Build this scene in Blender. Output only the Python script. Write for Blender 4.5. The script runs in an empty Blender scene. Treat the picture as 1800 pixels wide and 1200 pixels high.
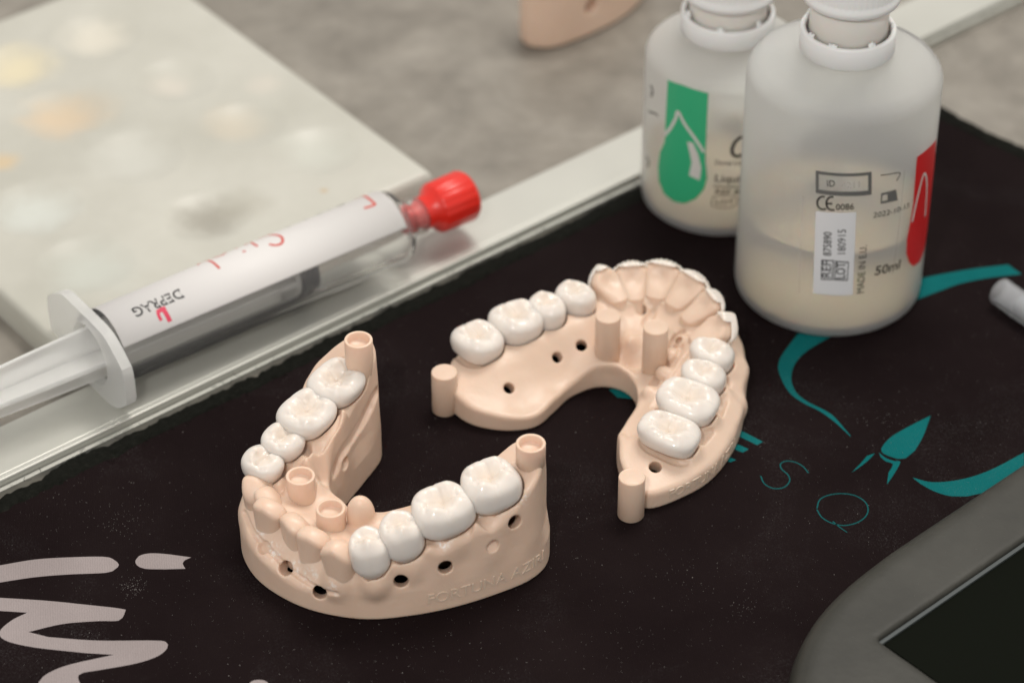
import bpy, bmesh, math, random
import numpy as np
from mathutils import Vector
from mathutils.geometry import tessellate_polygon

# ------------------------------------------------------------------ camera, light
# all modelling is done in millimetres; S turns it into metres.  z = 0 is the top of the mat
S = 0.001
rng = np.random.default_rng(7)
random.seed(7)
sc = bpy.context.scene
COL = sc.collection
PITCH = math.radians(38.0)
DIST = 600.0
FPX = 5000.0                       # focal length in pixels of the 1800 px wide photograph
FW = np.array([0, math.cos(PITCH), -math.sin(PITCH)])
RT = np.array([1.0, 0, 0])
UP = np.cross(RT, FW)
CAM = -FW * DIST

cam = bpy.data.cameras.new('camera')
cam.sensor_width = 36.0
cam.lens = 36.0 * FPX / 1800.0
cam.clip_start = 0.01
cam.clip_end = 50
cam.dof.use_dof = True
cam.dof.focus_distance = 0.545
cam.dof.aperture_fstop = 13.0
cam_o = bpy.data.objects.new('camera', cam)
COL.objects.link(cam_o)
cam_o.location = Vector(CAM * S)
cam_o.rotation_euler = (math.pi / 2 - PITCH, 0, 0)
sc.camera = cam_o

world = bpy.data.worlds.new('World')
sc.world = world
world.use_nodes = True
bg = world.node_tree.nodes['Background']
bg.inputs[0].default_value = (1.0, 0.965, 0.92, 1)
bg.inputs[1].default_value = 0.64


def area(name, loc, target, size, power, color, size_y=None):
    l = bpy.data.lights.new(name, 'AREA')
    l.shape = 'RECTANGLE'
    l.size = size
    l.size_y = size_y or size
    l.energy = power
    l.color = color
    o = bpy.data.objects.new(name, l)
    COL.objects.link(o)
    o.location = loc
    o.rotation_euler = (Vector(target) - Vector(loc)).to_track_quat('-Z', 'Y').to_euler()
    return o


area('ceiling_lamp', (0.22, 0.42, 1.15), (0, 0, 0), 0.55, 8.9, (1.0, 0.955, 0.89), 0.35)
area('camera_flash', (-0.10, -0.50, 0.52), (0, -0.04, 0), 0.03, 1.5, (1.0, 0.97, 0.94), 0.022)  # unseen small flash near the camera, gives the crowns their glints

sc.view_settings.view_transform = 'Standard'
sc.view_settings.look = 'None'
sc.view_settings.exposure = 0.0
sc.view_settings.gamma = 1.0
sc.view_settings.use_curve_mapping = False


# ------------------------------------------------------------------ photo geometry helpers
def ray(u, v):
    d = FW * FPX + RT * (u - 900) - UP * (v - 600)
    return d / np.linalg.norm(d)


def un(u, v, z=0.0):
    d = ray(u, v)
    return CAM + d * ((z - CAM[2]) / d[2])


def hit_cyl(u, v, c, ax, r):
    """ray from the camera against an infinite cylinder; returns the nearest point"""
    c = np.asarray(c, float); ax = np.asarray(ax, float)
    d = ray(u, v)
    w = CAM - c
    dp = d - ax * (d @ ax); wp = w - ax * (w @ ax)
    a = dp @ dp; b = 2 * dp @ wp; cc = wp @ wp - r * r
    q = max(b * b - 4 * a * cc, 0.0)
    return CAM + d * ((-b - math.sqrt(q)) / (2 * a))


# ------------------------------------------------------------------ materials
def new_mat(name):
    m = bpy.data.materials.new(name)
    m.use_nodes = True
    nt = m.node_tree
    return m, nt, nt.nodes['Principled BSDF']


def N(nt, t, **kw):
    n = nt.nodes.new(t)
    for k, v in kw.items():
        setattr(n, k, v)
    return n


def noise(nt, scale, detail=3.0, rough=0.5, coord=None, dist=0.0):
    n = N(nt, 'ShaderNodeTexNoise')
    n.inputs['Scale'].default_value = scale
    n.inputs['Detail'].default_value = detail
    n.inputs['Roughness'].default_value = rough
    n.inputs['Distortion'].default_value = dist
    if coord is None:
        coord = N(nt, 'ShaderNodeTexCoord').outputs['Object']
    nt.links.new(coord, n.inputs['Vector'])
    return n


def ramp(nt, src, stops):
    r = N(nt, 'ShaderNodeValToRGB')
    e = r.color_ramp.elements
    while len(e) < len(stops):
        e.new(0.5)
    for i, (p, c) in enumerate(stops):
        e[i].position = p
        e[i].color = c if len(c) == 4 else (*c, 1)
    nt.links.new(src, r.inputs[0])
    return r


def bump(nt, b, src, strength, dist):
    n = N(nt, 'ShaderNodeBump')
    n.inputs['Strength'].default_value = strength
    n.inputs['Distance'].default_value = dist
    nt.links.new(src, n.inputs['Height'])
    nt.links.new(n.outputs['Normal'], b.inputs['Normal'])
    return n


def plain(name, col, rough=0.5, **kw):
    m, nt, b = new_mat(name)
    b.inputs['Base Color'].default_value = (*col, 1)
    b.inputs['Roughness'].default_value = rough
    for k, v in kw.items():
        b.inputs[k.replace('_', ' ')].default_value = v
    return m


def resin_mat(name, col, col2, sss=0.35, rough=0.42):
    m, nt, b = new_mat(name)
    n = noise(nt, 90.0, 4)
    r = ramp(nt, n.outputs['Fac'], [(0.3, col), (0.75, col2)])
    at = N(nt, 'ShaderNodeAttribute', attribute_name='residue')
    n2 = noise(nt, 900.0, 4, 0.65)
    mul = N(nt, 'ShaderNodeMath', operation='MULTIPLY')
    nt.links.new(at.outputs['Fac'], mul.inputs[0])
    rr = ramp(nt, n2.outputs['Fac'], [(0.48, (0, 0, 0)), (0.66, (1, 1, 1))])
    nt.links.new(rr.outputs[0], mul.inputs[1])
    mx = N(nt, 'ShaderNodeMix', data_type='RGBA')
    nt.links.new(mul.outputs[0], mx.inputs['Factor'])
    nt.links.new(r.outputs[0], mx.inputs['A'])
    mx.inputs['B'].default_value = (0.86, 0.82, 0.79, 1)
    nt.links.new(mx.outputs['Result'], b.inputs['Base Color'])
    b.inputs['Subsurface Weight'].default_value = sss
    b.inputs['Subsurface Radius'].default_value = (1.0, 0.55, 0.35)
    b.inputs['Subsurface Scale'].default_value = 0.0016
    n3 = noise(nt, 420.0, 3)
    rg = ramp(nt, n3.outputs['Fac'], [(0.3, (rough - 0.08,) * 3), (0.8, (rough + 0.1,) * 3)])
    nt.links.new(rg.outputs[0], b.inputs['Roughness'])
    wv = N(nt, 'ShaderNodeTexWave', wave_type='BANDS', bands_direction='Z')
    wv.inputs['Scale'].default_value = 900.0
    wv.inputs['Distortion'].default_value = .6
    nt.links.new(N(nt, 'ShaderNodeTexCoord').outputs['Object'], wv.inputs['Vector'])
    n4 = noise(nt, 260.0, 5, .6)
    sm = N(nt, 'ShaderNodeMath', operation='MULTIPLY_ADD')
    nt.links.new(wv.outputs['Fac'], sm.inputs[0]); sm.inputs[1].default_value = .04
    nt.links.new(n2.outputs['Fac'], sm.inputs[2])
    sm2 = N(nt, 'ShaderNodeMath', operation='MULTIPLY_ADD')
    nt.links.new(n4.outputs['Fac'], sm2.inputs[0]); sm2.inputs[1].default_value = 1.6
    nt.links.new(sm.outputs[0], sm2.inputs[2])
    bump(nt, b, sm2.outputs[0], 0.16, 0.0003)
    return m


def crown_mat(name, col, rough=0.4):
    m, nt, b = new_mat(name)
    n = noise(nt, 260.0, 3)
    r = ramp(nt, n.outputs['Fac'], [(0.3, col), (0.75, tuple(min(1, c * 1.06) for c in col))])
    at = N(nt, 'ShaderNodeAttribute', attribute_name='residue')
    mx = N(nt, 'ShaderNodeMix', data_type='RGBA')
    nt.links.new(at.outputs['Fac'], mx.inputs['Factor'])
    nt.links.new(r.outputs[0], mx.inputs['A'])
    mx.inputs['B'].default_value = (0.74, 0.62, 0.51, 1)
    nt.links.new(mx.outputs['Result'], b.inputs['Base Color'])
    b.inputs['Subsurface Weight'].default_value = 0.6
    b.inputs['Subsurface Radius'].default_value = (1.0, 0.8, 0.65)
    b.inputs['Subsurface Scale'].default_value = 0.0012
    b.inputs['Roughness'].default_value = rough
    b.inputs['Coat Weight'].default_value = 0.4
    b.inputs['Coat Roughness'].default_value = 0.06
    n2 = noise(nt, 1300.0, 3)
    bump(nt, b, n2.outputs['Fac'], 0.05, 0.0002)
    return m


M = {}
M['resin'] = resin_mat('beige_resin', (0.695, 0.505, 0.385), (0.76, 0.565, 0.44))
M['resin_up'] = resin_mat('beige_resin_pale', (0.66, 0.49, 0.375), (0.73, 0.55, 0.43))
M['crown'] = crown_mat('white_zirconia', (0.735, 0.685, 0.635))
M['veneer'] = crown_mat('veneer_porcelain', (0.78, 0.70, 0.63), 0.4)
M['teal'] = None


def fabric_mat(name, col, col2, sheen=0.0):
    """knitted mat surface: fine rib weave with dusty patches"""
    m, nt, b = new_mat(name)
    tc = N(nt, 'ShaderNodeTexCoord')
    mp = N(nt, 'ShaderNodeMapping')
    mp.inputs['Rotation'].default_value = (0, 0, math.radians(-8))
    nt.links.new(tc.outputs['Object'], mp.inputs['Vector'])
    w = N(nt, 'ShaderNodeTexWave', wave_type='BANDS', bands_direction='X')
    w.inputs['Scale'].default_value = 690.0
    w.inputs['Distortion'].default_value = 4.0
    w.inputs['Detail'].default_value = 2.0
    w.inputs['Detail Scale'].default_value = 3.0
    nt.links.new(mp.outputs[0], w.inputs['Vector'])
    w2 = N(nt, 'ShaderNodeTexWave', wave_type='BANDS', bands_direction='Y')
    w2.inputs['Scale'].default_value = 880.0
    w2.inputs['Distortion'].default_value = 4.0
    nt.links.new(mp.outputs[0], w2.inputs['Vector'])
    add = N(nt, 'ShaderNodeMath', operation='ADD')
    nt.links.new(w.outputs['Fac'], add.inputs[0])
    nt.links.new(w2.outputs['Fac'], add.inputs[1])
    n = noise(nt, 26.0, 6, 0.62)
    r = ramp(nt, n.outputs['Fac'], [(0.38, col), (0.72, col2)])
    wr = ramp(nt, add.outputs[0], [(0.1, (0.86,) * 3), (0.9, (1.06,) * 3)])
    mx = N(nt, 'ShaderNodeMix', data_type='RGBA', blend_type='MULTIPLY')
    mx.inputs['Factor'].default_value = 1.0
    nt.links.new(r.outputs[0], mx.inputs['A'])
    nt.links.new(wr.outputs[0], mx.inputs['B'])
    # thin plaster dust rubbed into the knit
    d1 = noise(nt, 30.0, 5, .7, dist=.8)
    d2 = noise(nt, 2600.0, 2, .6)
    q1 = ramp(nt, d1.outputs['Fac'], [(.52, (0, 0, 0)), (.78, (1, 1, 1))])
    q2 = ramp(nt, d2.outputs['Fac'], [(.5, (0, 0, 0)), (.72, (1, 1, 1))])
    dm = N(nt, 'ShaderNodeMath', operation='MULTIPLY')
    nt.links.new(q1.outputs[0], dm.inputs[0]); nt.links.new(q2.outputs[0], dm.inputs[1])
    dm2 = N(nt, 'ShaderNodeMath', operation='MULTIPLY')
    nt.links.new(dm.outputs[0], dm2.inputs[0]); dm2.inputs[1].default_value = .10
    mxd = N(nt, 'ShaderNodeMix', data_type='RGBA')
    nt.links.new(dm2.outputs[0], mxd.inputs['Factor'])
    nt.links.new(mx.outputs['Result'], mxd.inputs['A'])
    mxd.inputs['B'].default_value = (.36, .35, .35, 1)
    nt.links.new(mxd.outputs['Result'], b.inputs['Base Color'])
    b.inputs['Roughness'].default_value = 0.85
    b.inputs['Specular IOR Level'].default_value = 0.05
    bump(nt, b, add.outputs[0], 0.35, 0.00012)
    return m


M['mat'] = fabric_mat('dark_brown_knit', (0.0080, 0.0045, 0.0048), (0.0125, 0.0078, 0.0080))
M['teal'] = fabric_mat('teal_print', (0.003, 0.105, 0.108), (0.006, 0.13, 0.132))
M['teal_thin'] = fabric_mat('teal_fine_print', (0.004, 0.075, 0.078), (0.008, 0.095, 0.097))
M['lilac'] = fabric_mat('lilac_print', (0.27, 0.232, 0.228), (0.335, 0.29, 0.285))


def border_mat():
    m, nt, b = new_mat('frayed_black_edge')
    n = noise(nt, 700.0, 5, 0.7)
    r = ramp(nt, n.outputs['Fac'], [(0.3, (0.004, 0.0045, 0.003)), (0.62, (0.0085, 0.0088, 0.0068)), (0.85, (0.05, 0.05, 0.04))])
    nt.links.new(r.outputs[0], b.inputs['Base Color'])
    b.inputs['Roughness'].default_value = 0.9
    b.inputs['Specular IOR Level'].default_value = 0.1
    bump(nt, b, n.outputs['Fac'], 0.8, 0.0006)
    return m


M['border'] = border_mat()
M['lint'] = plain('pale_dust', (0.36, 0.34, 0.32), 0.9)


def table_mat():
    m, nt, b = new_mat('mottled_grey_laminate')
    n1 = noise(nt, 34.0, 6, 0.6, dist=0.4)
    n2 = noise(nt, 150.0, 4, 0.6)
    r1 = ramp(nt, n1.outputs['Fac'], [(0.30, (0.160, 0.143, 0.119)), (0.5, (0.242, 0.220, 0.187)), (0.7, (0.31, 0.285, 0.246))])
    r2 = ramp(nt, n2.outputs['Fac'], [(0.3, (0.86,) * 3), (0.7, (1.06,) * 3)])
    mx = N(nt, 'ShaderNodeMix', data_type='RGBA', blend_type='MULTIPLY')
    mx.inputs['Factor'].default_value = 1.0
    nt.links.new(r1.outputs[0], mx.inputs['A'])
    nt.links.new(r2.outputs[0], mx.inputs['B'])
    nt.links.new(mx.outputs['Result'], b.inputs['Base Color'])
    b.inputs['Roughness'].default_value = 0.42
    return m


M['table'] = table_mat()


def metal_mat():
    m, nt, b = new_mat('satin_aluminium')
    b.inputs['Base Color'].default_value = (0.56, 0.56, 0.515, 1)
    b.inputs['Metallic'].default_value = 0.65
    n = noise(nt, 60.0, 4)
    r = ramp(nt, n.outputs['Fac'], [(0.3, (0.44,) * 3), (0.8, (0.54,) * 3)])
    nt.links.new(r.outputs[0], b.inputs['Roughness'])
    return m


M['metal'] = metal_mat()
M['white_plastic'] = plain('white_cap_plastic', (0.80, 0.80, 0.79), 0.35, Subsurface_Weight=0.15, Subsurface_Scale=0.002)


# ------------------------------------------------------------------ mesh helpers
def tagit(o, label=None, cat=None, group=None, kind=None):
    for k, v in (('label', label), ('category', cat), ('group', group), ('kind', kind)):
        if v:
            o[k] = v
    return o


def mesh_obj(name, verts, faces, mat, parent=None, smooth=True, attr=None):
    """verts in millimetres, world space; a child is stored relative to its thing's Empty"""
    v = np.asarray(verts, np.float64) * S
    if parent is not None:
        p = parent
        while p is not None:
            v = v - np.array(p.location)
            p = p.parent
    me = bpy.data.meshes.new(name)
    if isinstance(faces, np.ndarray):
        nf, k = faces.shape
        me.vertices.add(len(v))
        me.vertices.foreach_set('co', v.astype(np.float32).ravel())
        me.loops.add(nf * k)
        me.loops.foreach_set('vertex_index', faces.astype(np.int32).ravel())
        me.polygons.add(nf)
        me.polygons.foreach_set('loop_start', np.arange(0, nf * k, k, dtype=np.int32))
        me.update(calc_edges=True)
        me.validate()
    else:
        me.from_pydata([tuple(x) for x in v], [], [tuple(f) for f in faces])
    if smooth:
        me.polygons.foreach_set('use_smooth', np.ones(len(me.polygons), bool))
    if attr is not None:
        a = me.attributes.new('residue', 'FLOAT', 'POINT')
        a.data.foreach_set('value', np.asarray(attr, np.float32))
    me.materials.append(mat)
    o = bpy.data.objects.new(name, me)
    COL.objects.link(o)
    o.parent = parent
    return o


def empty(name, loc, label, cat, group=None):
    o = bpy.data.objects.new(name, None)
    o.empty_display_size = 0.005
    COL.objects.link(o)
    o.location = Vector(np.asarray(loc, float) * S)
    return tagit(o, label, cat, group)


def bevel(o, w, seg=2, angle=30):
    m = o.modifiers.new('bevel', 'BEVEL')
    m.width = w * S
    m.segments = seg
    m.limit_method = 'ANGLE'
    m.angle_limit = math.radians(angle)
    return o


def lathe(prof, c, ax=(0, 0, 1), seg=64, ref=None, closed=False):
    """prof: list of (radius, height) along axis ax from point c"""
    ax = np.asarray(ax, float); ax = ax / np.linalg.norm(ax)
    if ref is None:
        ref = (1, 0, 0) if abs(ax[0]) < 0.9 else (0, 1, 0)
    e1 = np.asarray(ref, float); e1 = e1 - ax * (e1 @ ax); e1 /= np.linalg.norm(e1)
    e2 = np.cross(ax, e1)
    c = np.asarray(c, float)
    V = []; Fc = []
    a = np.arange(seg) * 2 * math.pi / seg
    for r, h in prof:
        rr = r * np.ones(seg) if np.isscalar(r) else r(a)
        V.append(c + ax * h + np.outer(rr * np.cos(a), e1) + np.outer(rr * np.sin(a), e2))
    V = np.concatenate(V)
    n = len(prof)
    for i in range(n if closed else n - 1):
        i2 = (i + 1) % n
        for j in range(seg):
            k = (j + 1) % seg
            Fc.append((i * seg + j, i * seg + k, i2 * seg + k, i2 * seg + j))
    if not closed:
        Fc.append(tuple(range(seg))[::-1])
        Fc.append(tuple((n - 1) * seg + j for j in range(seg)))
    return V, Fc


def catmull(pts, step=0.5, closed=False):
    P = [np.asarray(p, float) for p in pts]
    n = len(P)
    out = []
    for i in range(n if closed else n - 1):
        if closed:
            p0, p1, p2, p3 = P[i - 1], P[i], P[(i + 1) % n], P[(i + 2) % n]
        else:
            p1, p2 = P[i], P[i + 1]
            p0 = P[i - 1] if i > 0 else 2 * p1 - p2
            p3 = P[i + 2] if i + 2 < n else 2 * p2 - p1
        k = max(2, int(np.linalg.norm(p2 - p1) / step))
        for t in np.arange(k) / k:
            out.append(0.5 * (2 * p1 + (p2 - p0) * t + (2 * p0 - 5 * p1 + 4 * p2 - p3) * t * t + (3 * p1 - p0 - 3 * p2 + p3) * t ** 3))
    if not closed:
        out.append(P[-1])
    return np.array(out)


def fill2d(loops, maxlen=None):
    """triangulate 2D loops (first outer, rest holes); optionally split long edges; returns verts2d, tris"""
    pl = [[Vector((p[0], p[1], 0)) for p in lp] for lp in loops]
    flat = [p for lp in pl for p in lp]
    tris = tessellate_polygon(pl)
    bm = bmesh.new()
    vs = [bm.verts.new(p) for p in flat]
    for t in tris:
        try:
            bm.faces.new([vs[i] for i in t])
        except ValueError:
            pass
    if maxlen:
        for _ in range(6):
            es = [e for e in bm.edges if e.calc_length() > maxlen]
            if not es:
                break
            bmesh.ops.subdivide_edges(bm, edges=es, cuts=1)
            bmesh.ops.triangulate(bm, faces=[f for f in bm.faces if len(f.verts) > 3])
    bm.verts.index_update()
    V = np.array([v.co[:2] for v in bm.verts])
    T = [tuple(v.index for v in f.verts) for f in bm.faces]
    bm.free()
    return V, T


def text2d(txt, size, bold=0.0):
    """outline text as a flat mesh, lower left at the origin; returns verts2d, faces, width"""
    cu = bpy.data.curves.new('t', 'FONT')
    cu.body = txt
    cu.size = size
    cu.offset = bold
    cu.resolution_u = 3
    o = bpy.data.objects.new('t', cu)
    COL.objects.link(o)
    dg = bpy.context.evaluated_depsgraph_get()
    me = o.evaluated_get(dg).to_mesh()
    V = np.array([v.co[:2] for v in me.vertices]).reshape(-1, 2)
    Fc = [tuple(p.vertices) for p in me.polygons]
    bpy.data.objects.remove(o)
    bpy.data.curves.remove(cu)
    return V, Fc, (V[:, 0].max() if len(V) else 0)


def solid_sheet(name, V3, F, nrm, thick, mat, parent, smooth=False):
    """flat print with a little real thickness along the given normals (per vertex)"""
    V3 = np.asarray(V3); nrm = np.asarray(nrm)
    if nrm.ndim == 1:
        nrm = np.tile(nrm, (len(V3), 1))
    n = len(V3)
    V = np.concatenate([V3, V3 + nrm * thick])
    from collections import Counter
    cnt = Counter()
    for f in F:
        for a, b in zip(f, f[1:] + f[:1]):
            cnt[(min(a, b), max(a, b))] += 1
    Fc = [tuple(i + n for i in f) for f in F]
    for f in F:
        for a, b in zip(f, f[1:] + f[:1]):
            if cnt[(min(a, b), max(a, b))] == 1:
                Fc.append((a, b, b + n, a + n))
    return mesh_obj(name, V, Fc, mat, parent, smooth)


def ribbon2d(P, w):
    """outline of a stroke of width w (scalar or per point) along polyline P (2D)"""
    P = np.asarray(P, float)
    T = np.gradient(P, axis=0)
    T /= np.linalg.norm(T, axis=1, keepdims=True) + 1e-9
    Nn = np.stack([-T[:, 1], T[:, 0]], 1)
    w = np.broadcast_to(np.asarray(w, float), (len(P),))[:, None] / 2
    return np.concatenate([P + Nn * w, (P - Nn * w)[::-1]])


def ribbon_mesh(P, w):
    P = np.asarray(P, float)
    T = np.gradient(P, axis=0)
    T /= np.linalg.norm(T, axis=1, keepdims=True) + 1e-9
    Nn = np.stack([-T[:, 1], T[:, 0]], 1)
    w = np.broadcast_to(np.asarray(w, float), (len(P),))[:, None] / 2
    n = len(P)
    V = np.concatenate([P + Nn * w, P - Nn * w])
    F = [(i, n + i, n + i + 1, i + 1) for i in range(n - 1)]
    return V, F


# ------------------------------------------------------------------ signed distance modelling
def smax(a, b, k):
    h = np.clip(0.5 - 0.5 * (b - a) / k, 0, 1)
    return b * (1 - h) + a * h + k * h * (1 - h)


def smin(a, b, k):
    return -smax(-a, -b, k)


def surface_nets(f, org, h):
    nx, ny, nz = f.shape
    ins = f < 0
    cnt = np.zeros((nx - 1, ny - 1, nz - 1), np.int8)
    corners = [(i, j, k) for i in (0, 1) for j in (0, 1) for k in (0, 1)]
    for i, j, k in corners:
        cnt += ins[i:nx - 1 + i, j:ny - 1 + j, k:nz - 1 + k]
    act = np.argwhere((cnt > 0) & (cnt < 8))
    idx = -np.ones(cnt.shape, np.int32)
    idx[act[:, 0], act[:, 1], act[:, 2]] = np.arange(len(act))
    val = np.stack([f[act[:, 0] + i, act[:, 1] + j, act[:, 2] + k] for i, j, k in corners], 1)
    cs = np.array(corners, np.float32)
    acc = np.zeros((len(act), 3)); c = np.zeros((len(act), 1))
    for a in range(8):
        for b in range(a + 1, 8):
            if np.abs(cs[a] - cs[b]).sum() == 1:
                va, vb = val[:, a], val[:, b]
                m = (va < 0) != (vb < 0)
                t = np.where(m, va / np.where(m, va - vb, 1), 0)[:, None]
                acc += np.where(m[:, None], cs[a] + (cs[b] - cs[a]) * t, 0)
                c += m[:, None]
    V = (act + acc / np.maximum(c, 1)) * h + np.asarray(org)
    quads = []
    for ax in range(3):
        o1, o2 = (ax + 1) % 3, (ax + 2) % 3
        sl0 = [slice(None)] * 3; sl1 = [slice(None)] * 3
        sl0[ax] = slice(0, -1); sl1[ax] = slice(1, None)
        A = ins[tuple(sl0)]; B = ins[tuple(sl1)]
        e = np.argwhere(A != B)
        e = e[(e[:, o1] > 0) & (e[:, o2] > 0) & (e[:, o1] < f.shape[o1] - 1) & (e[:, o2] < f.shape[o2] - 1)]
        flip = A[e[:, 0], e[:, 1], e[:, 2]]
        q = []
        for d1, d2 in ((0, 0), (1, 0), (1, 1), (0, 1)):
            ee = e.copy(); ee[:, o1] -= d1; ee[:, o2] -= d2
            q.append(idx[ee[:, 0], ee[:, 1], ee[:, 2]])
        q = np.stack(q, 1)
        q = np.where(flip[:, None], q, q[:, ::-1])
        quads.append(q)
    Q = np.concatenate(quads)
    Q = Q[(Q >= 0).all(1)]
    return V, Q


class Grid:
    def __init__(s, lo, hi, h):
        s.lo = np.asarray(lo, float); s.h = h
        n = np.ceil((np.asarray(hi, float) - s.lo) / h).astype(int) + 1
        s.ax = [(s.lo[i] + np.arange(n[i]) * h).astype(np.float32) for i in range(3)]
        s.f = np.full(tuple(n), 9.0, np.float32)

    def box(s, lo, hi):
        sl = []
        for i in range(3):
            a = int(np.clip(np.floor((lo[i] - s.lo[i]) / s.h), 0, len(s.ax[i]) - 1))
            b = int(np.clip(np.ceil((hi[i] - s.lo[i]) / s.h) + 1, a + 1, len(s.ax[i])))
            sl.append(slice(a, b))
        sl = tuple(sl)
        X = s.ax[0][sl[0]][:, None, None]; Y = s.ax[1][sl[1]][None, :, None]; Z = s.ax[2][sl[2]][None, None, :]
        return sl, X, Y, Z

    def around(s, c, r):
        c = np.asarray(c, float)
        return s.box(c - r, c + r)

    def sample(s, p):
        i = np.round((np.asarray(p) - s.lo) / s.h).astype(int)
        if (i < 0).any() or (i >= s.f.shape).any():
            return 9.0
        return float(s.f[tuple(i)])

    def hit(s, u, v):
        """first point of the solid along the view ray through photo pixel (u, v)"""
        d = ray(u, v)
        t0 = (s.ax[2][-1] - CAM[2]) / d[2]
        for t in np.arange(t0 - 2, t0 + 160, 0.1):
            if s.sample(CAM + d * t) < 0:
                return CAM + d * t
        return None

    def mesh(s):
        return surface_nets(s.f, s.lo, s.h)


def cyl_sdf(X, Y, Z, p, d, r, l0, l1):
    d = np.asarray(d, float); d = d / np.linalg.norm(d)
    rx, ry, rz = X - p[0], Y - p[1], Z - p[2]
    t = rx * d[0] + ry * d[1] + rz * d[2]
    q = np.sqrt(np.maximum((rx - t * d[0]) ** 2 + (ry - t * d[1]) ** 2 + (rz - t * d[2]) ** 2, 1e-9)) - r
    return np.maximum(q, np.maximum(l0 - t, t - l1))


def poly_sdf(x, y, P):
    """signed distance to closed polygon P for 2D arrays x, y"""
    d = np.full(x.shape, 1e9); sgn = np.ones(x.shape)
    n = len(P)
    for i in range(n):
        a = P[i]; b = P[(i + 1) % n]
        ex, ey = b - a
        wx, wy = x - a[0], y - a[1]
        t = np.clip((wx * ex + wy * ey) / (ex * ex + ey * ey + 1e-12), 0, 1)
        d = np.minimum(d, (wx - ex * t) ** 2 + (wy - ey * t) ** 2)
        c1 = y >= a[1]; c2 = y < b[1]; c3 = ex * wy > ey * wx
        sgn = np.where((c1 & c2 & c3) | (~c1 & ~c2 & ~c3), -sgn, sgn)
    return sgn * np.sqrt(d)


def tps(ctrl, x, y, lam=0.5):
    """smooth surface z(x, y) through control points (x, y, z)"""
    C = np.asarray(ctrl, float)
    n = len(C)
    d2 = ((C[:, None, :2] - C[None, :, :2]) ** 2).sum(-1)
    K = np.where(d2 > 0, 0.5 * d2 * np.log(d2 + 1e-12), 0) + lam * np.eye(n)
    Pm = np.concatenate([np.ones((n, 1)), C[:, :2]], 1)
    A = np.block([[K, Pm], [Pm.T, np.zeros((3, 3))]])
    w = np.linalg.solve(A, np.concatenate([C[:, 2], np.zeros(3)]))
    z = w[n] + w[n + 1] * x + w[n + 2] * y
    for i in range(n):
        r2 = (x - C[i, 0]) ** 2 + (y - C[i, 1]) ** 2
        z = z + w[i] * 0.5 * r2 * np.log(r2 + 1e-12)
    return z


# ---- tooth and crown shapes, in a local frame: U along the arch, V outward, W up; W = 0 at the occlusal table
class Frame:
    def __init__(s, c, t, n, tilt_t=0.0, tilt_n=0.0):
        """c centre of the occlusal table, t arch tangent (2D), n outward (2D); tilts lean W towards t / n"""
        s.c = np.asarray(c, float)
        W = np.array([0, 0, 1.0]) + tilt_t * np.array([t[0], t[1], 0]) + tilt_n * np.array([n[0], n[1], 0])
        s.W = W / np.linalg.norm(W)
        U = np.array([t[0], t[1], 0.0]); U -= s.W * (U @ s.W); s.U = U / np.linalg.norm(U)
        s.V = np.cross(s.W, s.U)
        if s.V @ np.array([n[0], n[1], 0]) < 0:
            s.V = -s.V

    def loc(s, X, Y, Z):
        x, y, z = X - s.c[0], Y - s.c[1], Z - s.c[2]
        return [x * A[0] + y * A[1] + z * A[2] for A in (s.U, s.V, s.W)]

    def pt(s, u, v, w):
        return s.c + s.U * u + s.V * v + s.W * w


def crown_params(kind, seed, rough=0.0, **kw):
    r = np.random.default_rng(seed)
    if kind == 'molar':
        cus = [(-.46, .50, .85), (.46, .50, .75), (-.46, -.48, .8), (.46, -.48, .75)]
        p = dict(a=5.7, b=5.0, H=7.2, n=2.7, cusps=cus, fossa=-1.25, cs=1.9)
    elif kind == 'premolar':
        cus = [(0.0, .48, 1.15), (0.0, -.48, .75)]
        p = dict(a=3.7, b=4.1, H=7.6, n=2.25, cusps=cus, fossa=-1.05, cs=1.9)
    p.update(kw)
    p['cusps'] = [(u + r.normal(0, .05), v + r.normal(0, .03), h + r.normal(0, .08)) for u, v, h in p['cusps']]
    a, b = p['a'], p['b']
    g = []
    if kind == 'molar':
        g.append([(-.72 * a, .03 * b), (-.2 * a, -.04 * b), (.25 * a, .05 * b), (.72 * a, 0)])
        g.append([(0.02 * a, .02 * b), (-.06 * a, .5 * b), (-.03 * a, 1.0 * b)])
        g.append([(0.05 * a, .0), (.1 * a, -.5 * b), (.04 * a, -.95 * b)])
        for s1 in (-1, 1):
            for s2 in (-1, 1):
                g.append([(s1 * .55 * a, s2 * .05 * b), (s1 * (.66 + r.normal(0, .05)) * a, s2 * .35 * b)])
    else:
        g.append([(-.6 * a, 0.02 * b), (0, -.05 * b), (.6 * a, 0.03 * b)])
        for s1 in (-1, 1):
            g.append([(s1 * .55 * a, 0), (s1 * .7 * a, .3 * b)])
            g.append([(s1 * .5 * a, 0), (s1 * .68 * a, -.3 * b)])
    p['grooves'] = [np.array(q) for q in g]
    p['lumps'] = [(r.uniform(-.72, .72) * a, r.uniform(-.62, .62) * b, rough * r.uniform(-1, 1), r.uniform(.3, .75)) for _ in range(46 if rough else 0)]
    return p


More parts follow.
